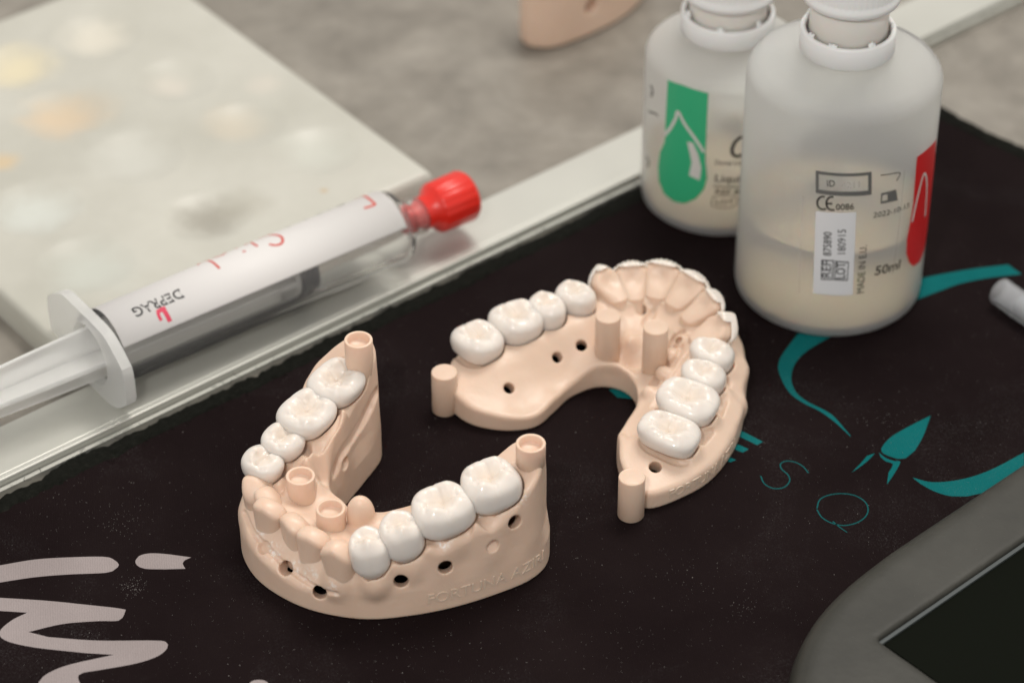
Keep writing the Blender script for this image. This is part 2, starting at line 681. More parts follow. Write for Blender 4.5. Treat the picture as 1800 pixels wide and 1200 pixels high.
def crown_sdf(p, U, V, W):
    a, b, H, n = p['a'], p['b'], p['H'], p['n']
    t = np.clip(-W / H, -0.25, 1.3)
    prof = p.get('prof', [(-.25, .68), (0, .865), (.18, .96), (.42, 1.0), (.7, .96), (1.0, p.get('neck', .80)), (1.3, .72)])
    pc = catmull(prof, .02)
    rs = np.interp(t, pc[:, 0], pc[:, 1]).astype(np.float32)
    # the crown leans in towards the tongue near the top
    Vs = V + p.get('lean', 0.5) * (0.45 - t)
    pinch = 1.0 + p.get('taper', 0.08) * Vs / b
    q = (np.abs(U / (a * rs * pinch)) ** n + np.abs(Vs / (b * rs)) ** n + 1e-9) ** (1.0 / n)
    d = (q - 1) * min(a, b) * rs * 0.92
    q0 = (np.abs(U / a) ** n + np.abs(Vs / b) ** n + 1e-9) ** (1.0 / n)
    tb = np.clip((q0 - .08) / .62, 0, 1)
    h = p['fossa'] + (p.get('rimh', 0.0) - p['fossa']) * tb * tb * (3 - 2 * tb)
    for cu, cv, ch in p['cusps']:
        L = math.hypot(cu * a, cv * b) + 1e-6
        dx_, dy_ = cu * a / L, cv * b / L
        du, dv = U - cu * a, Vs - cv * b
        par = du * dx_ + dv * dy_; per = -du * dy_ + dv * dx_
        h = h + ch * np.exp(-(par / p['cs']) ** 2 - (per / (p['cs'] * .66)) ** 2)
    for G in p['grooves']:
        m = None
        for k in range(len(G) - 1):
            e = G[k + 1] - G[k]
            wx, wy = U - G[k][0], Vs - G[k][1]
            tt = np.clip((wx * e[0] + wy * e[1]) / (e @ e), 0, 1)
            dd = (wx - e[0] * tt) ** 2 + (wy - e[1] * tt) ** 2
            m = dd if m is None else np.minimum(m, dd)
        h = h - p.get('gd', 0.24) * np.exp(-m / 0.13)
    for lu, lv, la, ls in p['lumps']:
        h = h + la * np.exp(-((U - lu) ** 2 + (Vs - lv) ** 2) / ls ** 2)
    d = smax(d, (W - h) * 0.78, 1.5)
    # scalloped margin, deeper at mid face than between the teeth
    hm = H - p.get('scallop', 1.2) * np.minimum((U / a) ** 2, 1.4)
    d = smax(d, (-W - hm) * 0.95, 0.45)
    return d


def incisor_sdf(p, U, V, W):
    """front tooth: chisel edge on top (W = 0), thick root; V outward"""
    a0, H = p['a'], p['H']
    t = np.clip(-W / H, 0, 1.2)
    a = a0 * (1.0 - p.get('nar', .26) * t ** 1.5)
    b = p['edge'] + (p['thick'] - p['edge']) * np.clip(t, 0, 1) ** p.get('pw', .8)
    Vc = V - p.get('lab', 0.0) * t + (b - p['edge'])      # labial face stays put, back grows
    n = 2.4
    n = p.get('n', n)
    bb = b
    if p.get('dent'):
        bb = b * np.where(Vc < 0, 1 - p['dent'] * np.exp(-(U / (a0 * .5)) ** 2 - ((t - .42) / .24) ** 2), 1)
    q = (np.abs(U / a) ** n + np.abs(Vc / bb) ** n + 1e-9) ** (1.0 / n)
    d = (q - 1) * np.minimum(a, b) * 0.9
    top = W + p.get('point', 0.0) * np.abs(U) ** 1.3 / a0 + p.get('arc', 0.35) * (U / a0) ** 2
    if p.get('serr'):
        top = top + p['serr'] * (np.sin(U * 6.2 + p['ph']) * .6 + np.sin(U * 10.7 + 2 * p['ph']) * .4)
    d = smax(d, top * .9, p.get('rnd', 0.7))
    if p.get('scoop'):
        cu = np.sqrt(U ** 2 / 1.0 + (V + p['thick'] * 1.25 + p['scoop'][0]) ** 2 + (W + H * .42) ** 2 / 2.2) - p['thick'] * 1.0
        d = smax(d, -cu, 0.5)
    return d


def crown_mesh(fr, fn, size, h=0.17, stain=None):
    """mesh of a local shape in world space"""
    lo = np.array([-size[0], -size[1], -size[3]]); hi = np.array([size[0], size[1], size[2]])
    g = Grid(lo, hi, h)
    U = g.ax[0][:, None, None]; V = g.ax[1][None, :, None]; W = g.ax[2][None, None, :]
    g.f = np.broadcast_to(fn(U, V, W), g.f.shape).astype(np.float32)
    P, Q = g.mesh()
    Pw = fr.c + P[:, :1] * fr.U + P[:, 1:2] * fr.V + P[:, 2:3] * fr.W
    if np.cross(fr.U, fr.V) @ fr.W < 0:
        Q = Q[:, ::-1]
    if stain:
        a = np.exp(-(P[:, 0] / (stain[0] * .55)) ** 2 - (P[:, 1] / (stain[1] * .5)) ** 2) * (P[:, 2] > -2.5)
        return Pw, Q, a * .75
    return Pw, Q


# ------------------------------------------------------------------ the setting: table, metal strip, mat
T_ = np.array([.774, .633]); T_ /= np.linalg.norm(T_)      # direction of the strip
NN = np.array([-T_[1], T_[0]])                             # away from the camera
O_ = np.array([29.2, 61.1])


def sp(t, n, z):
    q = O_ + T_ * t + NN * n
    return (q[0], q[1], z)


ZT = -2.6
nx = 2
tv = [(-600, -400, ZT), (900, -400, ZT), (900, 900, ZT), (-600, 900, ZT)]
tb = mesh_obj('table', tv, [(0, 1, 2, 3)], M['table'], smooth=False)
tagit(tb, 'mottled grey laminate table top', None, None, 'structure')


def box_sheet(name, outline, z0, z1, mat, parent=None, smooth=False):
    n = len(outline)
    V = [(x, y, z0) for x, y in outline] + [(x, y, z1) for x, y in outline]
    F = [tuple(range(n, 2 * n)), tuple(range(n))[::-1]]
    F += [(i, (i + 1) % n, n + (i + 1) % n, n + i) for i in range(n)]
    return mesh_obj(name, V, F, mat, parent, smooth)


def extrude_profile(name, prof, t0, t1, mat, parent=None):
    """profile (n, z) swept along the strip direction"""
    k = len(prof)
    V = [sp(t0, a, b) for a, b in prof] + [sp(t1, a, b) for a, b in prof]
    F = [tuple(range(k)), tuple(range(k, 2 * k))[::-1]]
    F += [(i, k + i, k + (i + 1) % k, (i + 1) % k) for i in range(k)]
    return mesh_obj(name, V, F, mat, parent, False)


strip = empty('metal_strip', sp(-60, 7, ZT), 'long satin aluminium strip along the far edge of the dark mat', 'metal strip')
o = extrude_profile('strip_plate', [(15.2, ZT), (15.2, 0.2), (1.9, 0.2), (1.9, ZT)], -320, 330, M['metal'], strip)
bevel(o, 0.35, 3)
o = extrude_profile('raised_lip', [(1.55, ZT), (1.55, 0.65), (0.35, 0.65), (0.1, 0.3), (0.1, ZT)], -320, 330, M['metal'], strip)
bevel(o, 0.25, 3)
o = extrude_profile('lower_ledge', [(-0.15, ZT), (-0.15, -0.9), (-1.15, -0.9), (-1.15, ZT)], -320, 330, M['metal'], strip)

# mat: a thick knitted pad with a frayed, overlocked edge
E1 = np.array([101.1, 91.0]); E2 = np.array([118.1, 74.3])
ed = (E2 - E1) / np.linalg.norm(E2 - E1)
topn = -2.4
a_ = np.array([T_, -ed]).T
base_top = O_ + NN * topn
k_ = np.linalg.solve(a_, E1 - base_top)
corner = base_top + T_ * k_[0]
BW = 5.2
mat_t = empty('desk_mat', (0, -20, ZT), 'dark brown knitted desk mat printed with teal and lilac lettering', 'mat')


def inset(q, dn, de):
    return q - NN * dn - np.array([ed[1], -ed[0]]) * de * (-1 if np.dot(np.array([ed[1], -ed[0]]), T_) < 0 else 1)


c_in = inset(corner, BW - .6, BW - .6)
L0 = base_top - NN * (BW - .6) - T_ * 330
R0 = c_in + ed * 330
outl = [L0, L0 + np.array([120., -380.]), R0 + np.array([-60., -200.]), R0, c_in]
o = box_sheet('mat_surface', [tuple(q) for q in outl], ZT + .05, 0.0, M['mat'], mat_t)


def border_strip(P0, d, nout, length, name, seed):
    """frayed edge: an uneven ridge swept along the rim"""
    r = np.random.default_rng(seed)
    ns = int(length / 0.45); nw = 14
    s = np.linspace(0, length, ns)

    def wob(sc, amp):
        k = int(length / sc) + 3
        return np.interp(s, np.linspace(0, length, k), r.normal(0, amp, k))
    outw = BW + wob(9, .45) + wob(1.6, .22) + wob(.7, .12)
    inw = -.1 + wob(6, .2) + wob(1.0, .22)
    V = []
    for j in range(nw):
        f = j / (nw - 1)
        w = inw + (outw - inw) * f
        prof = 0.30 * math.sin(math.pi * min(1, f * 1.25)) ** .7 if f < .8 else 0.2 - (f - .8) / .2 * 2.3
        z = prof + wob(.8, .12 if 0 < f < .9 else .05) + wob(2.5, .1)
        if j == 0:
            z = z * 0 - 0.15
        z = np.maximum(z, ZT + .1)
        V.append(np.stack([P0[0] + d[0] * s + nout[0] * w, P0[1] + d[1] * s + nout[1] * w, z], 1))
    V = np.concatenate(V)
    ii, jj = np.meshgrid(np.arange(ns - 1), np.arange(nw - 1))
    A = (jj * ns + ii).ravel()
    F = np.stack([A, A + 1, A + ns + 1, A + ns], 1)
    if np.cross(np.array([*d, 0]), np.array([*nout, 0]))[2] < 0:
        F = F[:, ::-1]
    return mesh_obj(name, V, F, M['border'], mat_t)


eo = np.array([ed[1], -ed[0]])
if eo @ T_ < 0:
    eo = -eo
Lb = base_top - NN * BW
border_strip(Lb - T_ * 230, T_, NN, 230 + (corner - Lb) @ T_ - BW * .3, 'frayed_edge', 3)
border_strip(corner - eo * BW - ed * 1.0, ed, eo, 150, 'frayed_edge', 4)

# loose threads standing off the frayed edge
TV = []; TF = []
for i in range(260):
    s_ = -190 + rng.uniform(0, 1) ** .9 * 330
    p = np.array(sp(s_, topn - rng.choice([rng.uniform(-.6, .6), BW + rng.uniform(-.8, .6)]), rng.uniform(.1, .35)))
    d = rng.normal(0, 1, 3) * np.array([1, 1, .35]); d[2] = abs(d[2]) * .6
    d /= np.linalg.norm(d)
    L = rng.uniform(.5, 1.7); w = rng.uniform(.03, .07)
    sd = np.cross(d, rng.normal(0, 1, 3)); sd /= np.linalg.norm(sd)
    s2 = np.cross(d, sd)
    b0 = len(TV)
    mid = p + d * L * .5 + s2 * L * .15
    for c in (p, mid, p + d * L):
        for ang in (0, 2.1, 4.2):
            TV.append(c + w * (sd * math.cos(ang) + s2 * math.sin(ang)))
    for a in (0, 3):
        for q in range(3):
            TF.append((b0 + a + q, b0 + a + (q + 1) % 3, b0 + a + 3 + (q + 1) % 3, b0 + a + 3 + q))
o = mesh_obj('loose_threads', TV, TF, M['border'], mat_t)
tagit(o, kind='stuff')

PZ = 0.012                                       # print lies just on the knit


def print_poly(name, pix, mat, smooth_closed=False, zz=PZ):
    P = [un(u, v, 0)[:2] for u, v in pix]
    if smooth_closed:
        P = catmull(P, 0.5, True)
    V, F = fill2d([P])
    o = solid_sheet(name, np.c_[V, np.zeros(len(V))], F, (0, 0, 1), zz, mat, mat_t)
    return o


def print_stroke(name, pix, wpx, mat, zz=PZ):
    P = catmull([un(u, v, 0)[:2] for u, v in pix], 0.4)
    w = np.interp(np.linspace(0, 1, len(P)), np.linspace(0, 1, len(wpx)), wpx) if not np.isscalar(wpx) else wpx
    V, F = ribbon_mesh(P, w)
    return solid_sheet(name, np.c_[V, np.zeros(len(V))], F, (0, 0, 1), zz, mat, mat_t)


def dense(pts, closed=False):
    return [tuple(q) for q in catmull(pts, 6.0, closed)]


# teal emblem: the long ribbon, the leaf, the small strokes, thin letters
print_poly('printed_ribbon', dense([(1440, 545), (1392, 600), (1369, 636), (1372, 662), (1388, 690), (1412, 708), (1440, 722), (1468, 742), (1496, 768)])
           + dense([(1494, 764), (1466, 732), (1448, 720), (1420, 706), (1400, 690), (1391, 668), (1396, 642), (1418, 617), (1470, 586), (1520, 556)]), M['teal'])
print_poly('printed_ribbon', dense([(1560, 505), (1620, 489), (1700, 474), (1772, 465)]) + dense([(1796, 482), (1740, 488), (1690, 498), (1650, 512), (1590, 535)]), M['teal'])
print_poly('printed_leaf', dense([(1636, 730), (1600, 748), (1566, 768), (1549, 788), (1553, 797)]) + dense([(1562, 801), (1578, 806), (1592, 805)]) + dense([(1608, 792), (1622, 768), (1634, 736)]), M['teal'])
print_poly('printed_leaf_base', dense([(1545, 795), (1556, 804), (1572, 810), (1583, 811), (1572, 832), (1559, 851)]) + dense([(1562, 830), (1570, 815), (1558, 811), (1548, 803)]), M['teal'])
print_poly('printed_stroke', dense([(1538, 796), (1527, 808), (1512, 820), (1497, 830)]) + dense([(1512, 815), (1524, 801)]), M['teal'])
print_poly('printed_ribbon', dense([(1604, 839), (1640, 847), (1690, 842), (1740, 826), (1800, 795)]) + [(1800, 850)] + dense([(1700, 872), (1668, 871), (1640, 862), (1618, 850)]), M['teal'])
print_stroke('printed_letter_s', [(1337, 836), (1344, 850), (1360, 858), (1378, 856), (1388, 845), (1385, 834), (1374, 824), (1372, 815), (1382, 810), (1398, 812), (1412, 820), (1421, 831)], .27, M['teal_thin'])
print_stroke('printed_letter_o', [(1436 + 0 * 1, 893), (1441, 878), (1456, 870), (1480, 867), (1504, 871), (1521, 882), (1526, 896), (1520, 909), (1504, 919), (1482, 923), (1460, 918), (1444, 908), (1436, 895)], .27, M['teal_thin'])
print_stroke('printed_letter_tail', [(1464, 916), (1476, 926), (1489, 935)], [.3, .2], M['teal_thin'])
print_poly('printed_letter_bar', [(1262, 740), (1304, 757), (1341, 776), (1331, 782), (1300, 767), (1262, 750)], M['teal'])
print_poly('printed_letter_bar', [(1280, 775), (1303, 783), (1316, 789), (1306, 795), (1280, 785)], M['teal'])
print_poly('printed_letter_bar', [(1270, 800), (1282, 803), (1294, 808), (1284, 812), (1270, 808)], M['teal'])
print_poly('printed_letter_bar', dense([(1070, 684), (1100, 682), (1130, 694), (1150, 704)]) + dense([(1120, 702), (1085, 698)]), M['teal'])
# lilac brush script
print_poly('printed_script', [(-30, 1002)] + dense([(0, 993), (60, 983), (120, 979), (182, 978), (200, 983), (209, 992), (202, 1000), (186, 1006), (120, 1009), (60, 1014), (0, 1023)]) + [(-30, 1030)], M['lilac'])
print_poly('printed_script', dense([(248, 975), (262, 972), (290, 973), (336, 979)]) + dense([(325, 984), (321, 990), (326, 999)]) + dense([(290, 1000), (255, 999), (241, 993), (238, 985), (244, 977)]), M['lilac'])
print_poly('printed_script', [(-30, 1046)] + dense([(0, 1050), (80, 1055), (150, 1062), (205, 1068), (221, 1071)]) + dense([(218, 1080), (208, 1090), (170, 1091), (110, 1096), (50, 1110)])
           + dense([(85, 1119), (170, 1125), (270, 1125), (292, 1128), (294, 1138), (278, 1152), (240, 1165), (180, 1176), (145, 1182), (137, 1190), (142, 1202)]) + [(150, 1225), (62, 1225)]
           + dense([(68, 1198), (82, 1184), (120, 1168), (200, 1150)]) + dense([(150, 1147), (60, 1137), (10, 1125), (-1, 1110), (20, 1090), (48, 1076)]) + [(0, 1073), (-30, 1070)], M['lilac'])
print_poly('printed_script', dense([(436, 1215), (440, 1198), (455, 1194), (470, 1198), (476, 1215)]), M['lilac'])

# pale dust on the mat
DV = []; DF = []


def speck(x, y, r):
    b0 = len(DV)
    k = 4
    a0 = rng.uniform(0, 6.28)
    for i in range(k):
        a = a0 + i * 2 * math.pi / k
        rr = r * rng.uniform(.5, 1.3)
        DV.append((x + rr * math.cos(a), y + rr * math.sin(a), .02))
    DV.append((x, y, .02 + r * rng.uniform(.4, .9)))
    for i in range(k):
        DF.append((b0 + i, b0 + (i + 1) % k, b0 + k))


for i in range(4200):
    u = rng.uniform(-40, 1840); v = rng.uniform(430, 1240)
    p = un(u, v)
    if (p[:2] - O_) @ NN > topn - BW:
        continue
    speck(p[0], p[1], rng.choice([.035, .045, .06, .09], p=[.5, .3, .16, .04]))
for cu, cv, su, n in ((205, 915, 26, 60), (232, 1032, 14, 90), (1545, 735, 34, 70), (1310, 1070, 16, 26), (60, 1095, 12, 30), (150, 1130, 25, 25), (1220, 1040, 60, 40), (700, 1140, 90, 40), (130, 860, 60, 60), (1010, 980, 40, 30)):
    for i in range(n):
        p = un(cu + rng.normal(0, su), cv + rng.normal(0, su * .6))
        speck(p[0], p[1], rng.uniform(.03, .085))
o = mesh_obj('lint', DV, DF, M['lint'], mat_t, False)
tagit(o, kind='stuff')
#@@JAWS
# ------------------------------------------------------------------ dental models
def arch_frames(teeth, centre):
    C = np.array([un(u, v, z) for u, v, z in teeth])
    Fr = []
    for i in range(len(C)):
        a = C[max(i - 1, 0)]; b = C[min(i + 1, len(C) - 1)]
        t = (b - a)[:2]; t /= np.linalg.norm(t)
        n = np.array([-t[1], t[0]])
        if n @ (C[i][:2] - centre) < 0:
            n = -n
        Fr.append((C[i], t, n))
    return Fr


def body_grid(poly, ctrl, zmax, h, wall_k, lam=0.6, shell=3.0, steps=(), bumps=(), wallfn=None):
    P = poly
    lo = (P[:, 0].min() - 2.5, P[:, 1].min() - 2.5, -0.9); hi = (P[:, 0].max() + 2.5, P[:, 1].max() + 2.5, zmax)
    g = Grid(lo, hi, h)
    x, y = np.meshgrid(g.ax[0].astype(float), g.ax[1].astype(float), indexing='ij')
    pd = poly_sdf(x, y, P)
    zt = tps(ctrl, x, y, lam)
    for bx, by, br, ba in bumps:
        zt = zt + ba * np.exp(-((x - bx) ** 2 + (y - by) ** 2) / br ** 2)
    base_zt = zt.copy()
    for fr, a, b, off, dz in steps:          # cut-outs in the gum mask round a die: sharp edged
        rx, ry = x - fr.c[0], y - fr.c[1]
        t2 = fr.U[:2] / np.linalg.norm(fr.U[:2]); n2 = fr.V[:2] / np.linalg.norm(fr.V[:2])
        U = rx * t2[0] + ry * t2[1]; V = rx * n2[0] + ry * n2[1] - off
        q = (np.abs(U / a) ** 2.6 + np.abs(V / b) ** 2.6) ** (1 / 2.6)
        m = 1 / (1 + np.exp((q - 1) * min(a, b) / 0.13))
        zt = zt - dz * m
    gx, gy = np.gradient(base_zt, h)
    nrm = np.sqrt(1 + np.minimum(gx ** 2 + gy ** 2, 9.0))
    Z = g.ax[2][None, None, :]
    pw = pd[:, :, None]
    if wallfn is not None:
        pw = pw + wallfn(x, y, Z)
    f = smax(pw, (Z - zt[:, :, None]) / nrm[:, :, None], wall_k)
    xs, ys = x[:, :, None].astype(np.float32), y[:, :, None].astype(np.float32)
    f = f + np.clip(Z / 6 - .6, 0, 1) * (.05 * np.sin(xs * .9 + 2 * np.sin(ys * .5)) * np.sin(ys * .8 + Z * .5))
    f = smax(f, -Z + 0.02, 0.7)
    cav = np.maximum(pd[:, :, None] + shell, (Z - (zt - shell - 1.2)[:, :, None]) / nrm[:, :, None])
    f = np.maximum(f, -cav)
    g.f = np.ascontiguousarray(f, np.float32)
    g.pd = pd; g.zt = zt; g.x = x; g.y = y
    return g


def poly_normal(g, p):
    i = int(round((p[0] - g.lo[0]) / g.h)); j = int(round((p[1] - g.lo[1]) / g.h))
    k = 4
    n = np.array([g.pd[i + k, j] - g.pd[i - k, j], g.pd[i, j + k] - g.pd[i, j - k], 0])
    return n / (np.linalg.norm(n) + 1e-9)


def drill(g, u, v, r, d, depth=6.0):
    p = g.hit(u, v)
    if p is None:
        print('drill missed', u, v); return None
    d = np.asarray(d, float); d = d / np.linalg.norm(d)
    sl, X, Y, Z = g.around(p, depth + 3)
    c = cyl_sdf(X, Y, Z, p, d, r, -3.0, depth)
    g.f[sl] = smax(g.f[sl], -c, 0.22)
    return p


def tube_cut(g, P, r, k=.25):
    for q in P:
        sl, X, Y, Z = g.around(q, r + 1.2)
        d = np.sqrt((X - q[0]) ** 2 + (Y - q[1]) ** 2 + (Z - q[2]) ** 2) - r
        g.f[sl] = smax(g.f[sl], -d, k)


def add_blob(g, c, r, k):
    r = np.broadcast_to(np.asarray(r, float), (3,))
    sl, X, Y, Z = g.around(c, r.max() + 2 * k + .6)
    d = (np.sqrt(((X - c[0]) / r[0]) ** 2 + ((Y - c[1]) / r[1]) ** 2 + ((Z - c[2]) / r[2]) ** 2) - 1) * r.min()
    g.f[sl] = smin(g.f[sl], d, k)


def cut_local(g, fr, fn, size, gap):
    c = fr.pt(0, 0, -size * .4)
    sl, X, Y, Z = g.around(c, size)
    U, V, W = fr.loc(X, Y, Z)
    d = fn(U, V, W) - gap
    g.f[sl] = np.maximum(g.f[sl], -d)


def contour_text(txt, size, path, z0, proud, mat, parent, name='lettering', reverse=False, s0=0.0, bold=0.0):
    """raised letters running along a wall; path 2D polyline, baseline height z0(s)"""
    V, F, w = text2d(txt, size, bold)
    seg = np.linalg.norm(np.diff(path, axis=0), axis=1)
    L = np.concatenate([[0], np.cumsum(seg)])
    s = V[:, 0] + s0
    px = np.interp(s, L, path[:, 0]); py = np.interp(s, L, path[:, 1])
    ds = .5
    tx = np.interp(s + ds, L, path[:, 0]) - np.interp(s - ds, L, path[:, 0])
    ty = np.interp(s + ds, L, path[:, 1]) - np.interp(s - ds, L, path[:, 1])
    l = np.hypot(tx, ty) + 1e-9
    n = np.stack([ty / l, -tx / l, np.zeros(len(s))], 1)      # outward when the path runs left to right seen from outside
    P3 = np.stack([px, py, z0(s) + V[:, 1]], 1) - n * 0.25
    return solid_sheet(name, P3, F, n, 0.25 + proud, mat, parent)


def post(parent, c, ztop, zbot, r, hollow, mat, name='alignment_post', c2=.35):
    if hollow:
        prof = [(r, zbot), (r, ztop - .12), (r - .12, ztop), (r - .48, ztop), (r - .6, ztop - .12), (r - .72, ztop - 1.5), (r - 1.1, ztop - 1.75), (.05, ztop - 1.8)]
    else:
        prof = [(r - .25, zbot), (r, zbot + .3), (r, ztop - .2), (r - .15, ztop - .03), (r - .3, ztop), (r - .42, ztop - .10), (r - .6, ztop - .06), (.05, ztop)]
    V, F = lathe(prof, (c[0], c[1], 0), seg=48)
    o = mesh_obj(name, V, F, mat, parent)
    bevel(o, .06, 1, 40)
    return o


# ================= lower model
# (photo pixel of the middle of the biting surface, height)
LT = [(592, 659, 25.8), (540, 713, 23.8), (498, 761, 21.2), (462, 801, 19.0),
      (437, 840, 16.6), (453, 860, 16.0), (472, 888, 15.8), (504, 910, 15.8), (549, 936, 16.0), (588, 961, 16.6),
      (645, 946, 18.4), (702, 918, 20.6), (775, 876, 23.4), (860, 832, 25.6)]
lcen = np.array([-24., -58.])
LF = arch_frames(LT, lcen)
lower = empty('lower_jaw_model', (-24, -62, 0), 'beige resin lower jaw model in front with hollow tubes and six bare front teeth', 'dental model')

lp = [(7.2, -65.6), (6.5, -70.2), (3.4, -74.2), (-2.4, -77.8), (-10.7, -81.6), (-19.2, -84.0), (-27.7, -84.9), (-36.4, -83.0), (-43.2, -79.2), (-48.8, -73.6), (-51.9, -66.7),
      (-52.0, -60), (-49.6, -52.5), (-45.8, -45.5), (-41.8, -38.8), (-37.5, -34.0), (-31.0, -33.2), (-27.0, -35.4), (-26.2, -39.0), (-29.3, -46.0), (-32.0, -51.5), (-34.2, -56.5), (-33.6, -61.5), (-30.0, -65.8),
      (-24, -68.6), (-17, -68.2), (-9.5, -65.8), (-3.5, -62.8), (1.8, -60.8), (5.8, -62.2)]
lpoly = catmull(lp, 1.0, True)
ctrl = []
post_L = [i for i in range(14) if i < 4 or i > 9]
for i in post_L:
    c, t, n = LF[i]
    mol = i in (0, 1, 12, 13)
    if i < 4:
        ctrl += [(*(c[:2] + n * 5.2), c[2] - 6.0), (*c[:2], c[2] - 4.0), (*(c[:2] - n * 4.4), c[2] - 2.9), (*(c[:2] - n * 6.2), c[2] - 3.2), (*(c[:2] - n * 9.0), c[2] - 7.0)]
    else:
        ctrl += [(*(c[:2] + n * 4.6), c[2] - 6.9), (*c[:2], c[2] - 5.8), (*(c[:2] - n * 4.6), c[2] - 5.4), (*(c[:2] - n * 7.5), c[2] - 6.6)]
for i in range(4, 10):
    c, t, n = LF[i]
    rim = [9.8, 9.6, 9.0, 8.0, 6.6, 6.0][i - 4]
    ctrl += [(*(c[:2] + n * 1.8), rim + .6), (*(c[:2] + n * 4.2), rim - .8), (*(c[:2] + n * 7.0), rim - 1.8), (*(c[:2] - n * 3.2), c[2] - 2.4), (*(c[:2] - n * 6.0), 12.8), (*(c[:2] - n * 9.0), 11.8), (*(c[:2] - n * 13.0), 12.0)]
# behind the last molars
for i, s in ((0, -1), (13, 1)):
    c, t, n = LF[i]
    if i == 13:
        ctrl += [(*(c[:2] + t * s * q), z) for q, z in ((6.8, 24.3), (9, 25.8), (14, 25.6))] + [(*(c[:2] + t * s * 9 - n * 4.5), 25.5), (*(c[:2] + t * s * 9 + n * 4.5), 25.3)]
        continue
    ctrl += [(*(c[:2] + t * s * 6.8), 26.2), (*(c[:2] + t * s * 9), 28.6), (*(c[:2] + t * s * 14), 29.5), (*(c[:2] + t * s * 8.5 - n * 4), 28.0), (*(c[:2] + t * s * 8.5 + n * 4), 28.0), (*(c[:2] + t * s * 12 - n * 5), 29.0), (*(c[:2] + t * s * 12 + n * 5), 29.0)]
lk = {}
for i in post_L:
    c, t, n = LF[i]
    mol = i in (0, 1, 12, 13)
    tocen = -1 if i < 4 else 1
    left = i < 4
    fr = Frame((c[0], c[1], c[2]), t, n, tilt_t=(.10 if left else -.10) * 1.0, tilt_n=-.12 if left else .05)
    if mol:
        kw = dict(a=5.75 if i in (1, 12) else 5.5, b=5.05, H=7.0 if not left else 4.9, scallop=1.9 if not left else .7, neck=.72 if not left else .86)
        p = crown_params('molar', 20 + i, .20 if left else .07, **kw)
    else:
        kw = dict(a=4.05 if i in (2, 11) else 3.75, b=4.2, H=7.8 if not left else 4.9, scallop=2.2 if not left else .7, neck=.70 if not left else .86)
        p = crown_params('premolar', 20 + i, .20 if left else .07, **kw)
        if i == 10:
            p['cusps'] = [(0, .35, 1.7), (0, -.55, .6)]
    lk[i] = (fr, p)
steps = []
for i in (0, 1, 2, 3):
    fr, p = lk[i]
    steps.append((fr, p['a'] * .97, p['b'] + .35, -.75, 1.9))
for i in (10, 11, 12, 13):
    fr, p = lk[i]
    steps.append((fr, p['a'] * .96, p['b'] + .25, .55, .9))
bumps = []
for a, b in ((10, 11), (11, 12), (12, 13)):
    m = (LF[a][0] + LF[b][0]) / 2; n = LF[a][2] + LF[b][2]; n = n / np.linalg.norm(n)
    q = m[:2] + n * 4.0
    bumps.append((q[0], q[1], 1.7, 1.5))
for a, b in ((0, 1), (1, 2), (2, 3)):
    m = (LF[a][0] + LF[b][0]) / 2; n = LF[a][2] + LF[b][2]; n = n / np.linalg.norm(n)
    q = m[:2] - n * 4.6
    bumps.append((q[0], q[1], 2.2, 1.3))


def lwall(x, y, Z):
    # uneven printed gum: the wall swells and dips a little above the smooth plinth
    f = np.clip((Z - 6.5) / 4.0, 0, 1)
    s = (np.sin(x * .55 + y * .31) * .25 + np.sin(x * .33 - y * .62 + 1.3) * .3)[:, :, None]
    lean = 0.02 * np.clip(Z - 9, 0, 20)
    return (s * f).astype(np.float32) + 0.35 * f + lean.astype(np.float32)


q = un(640, 898, 16)
bumps.append((q[0], q[1], 3.0, 3.2))
g = body_grid(lpoly, ctrl, 31.0, 0.25, 1.4, steps=steps, bumps=bumps, wallfn=lwall, shell=3.0)
# root swellings on the outer wall of the right side and front
for i in (10, 11, 12, 13):
    fr, p = lk[i]
    add_blob(g, fr.pt(0, p['b'] * .55, -p['H'] - 1.6), (2.6, 2.2, 3.2), 1.6)
for i in range(4, 10):
    c, t, n = LF[i]
    add_blob(g, (c[0] - n[0] * .6, c[1] - n[1] * .6, c[2] - 9.0), (2.6, 2.6, 3.4), 1.6)
add_blob(g, un(634, 903, 15.0), (2.7, 2.3, 4.2), .7)
# seam under the front gum
seam = []
for u, v in catmull([(429, 900), (445, 935), (470, 962), (500, 992), (532, 1017), (562, 1036), (592, 1044)], 2.0):
    q = g.hit(u, v)
    if q is not None:
        seam.append(q)
tube_cut(g, seam, .5, .2)
# inner left trough
tr = []
for u, v in catmull([(662, 690), (640, 735), (618, 772), (600, 800), (588, 830)], 2.0):
    q = g.hit(u, v)
    if q is not None:
        tr.append(q)
tube_cut(g, tr, .8, 1.0)
for u, v, r, ang, dp in ((503, 998, 1.35, 20, 6), (562, 1042, 1.35, 20, 6), (705, 1021, 1.4, -8, 6), (783, 997, 1.4, -12, 6), (867, 960, 1.25, 0, 1.1), (905, 917, 1.4, -5, 7), (607, 814, 1.2, 0, .9), (463, 962, 1.25, 0, .9)):
    p = g.hit(u, v)
    if p is None:
        continue
    d = -poly_normal(g, p)
    a = math.radians(ang)
    d = np.array([d[0] * math.cos(a) - d[1] * math.sin(a), d[0] * math.sin(a) + d[1] * math.cos(a), -.5])
    drill(g, u, v, r, d, dp if dp < 5 else 8)
for i in post_L:
    fr, p = lk[i]
    cut_local(g, fr, lambda U, V, W, p=p: crown_sdf(p, U, V, W), 11.5, .27)
V, Q = g.mesh()
res = np.zeros(len(V))
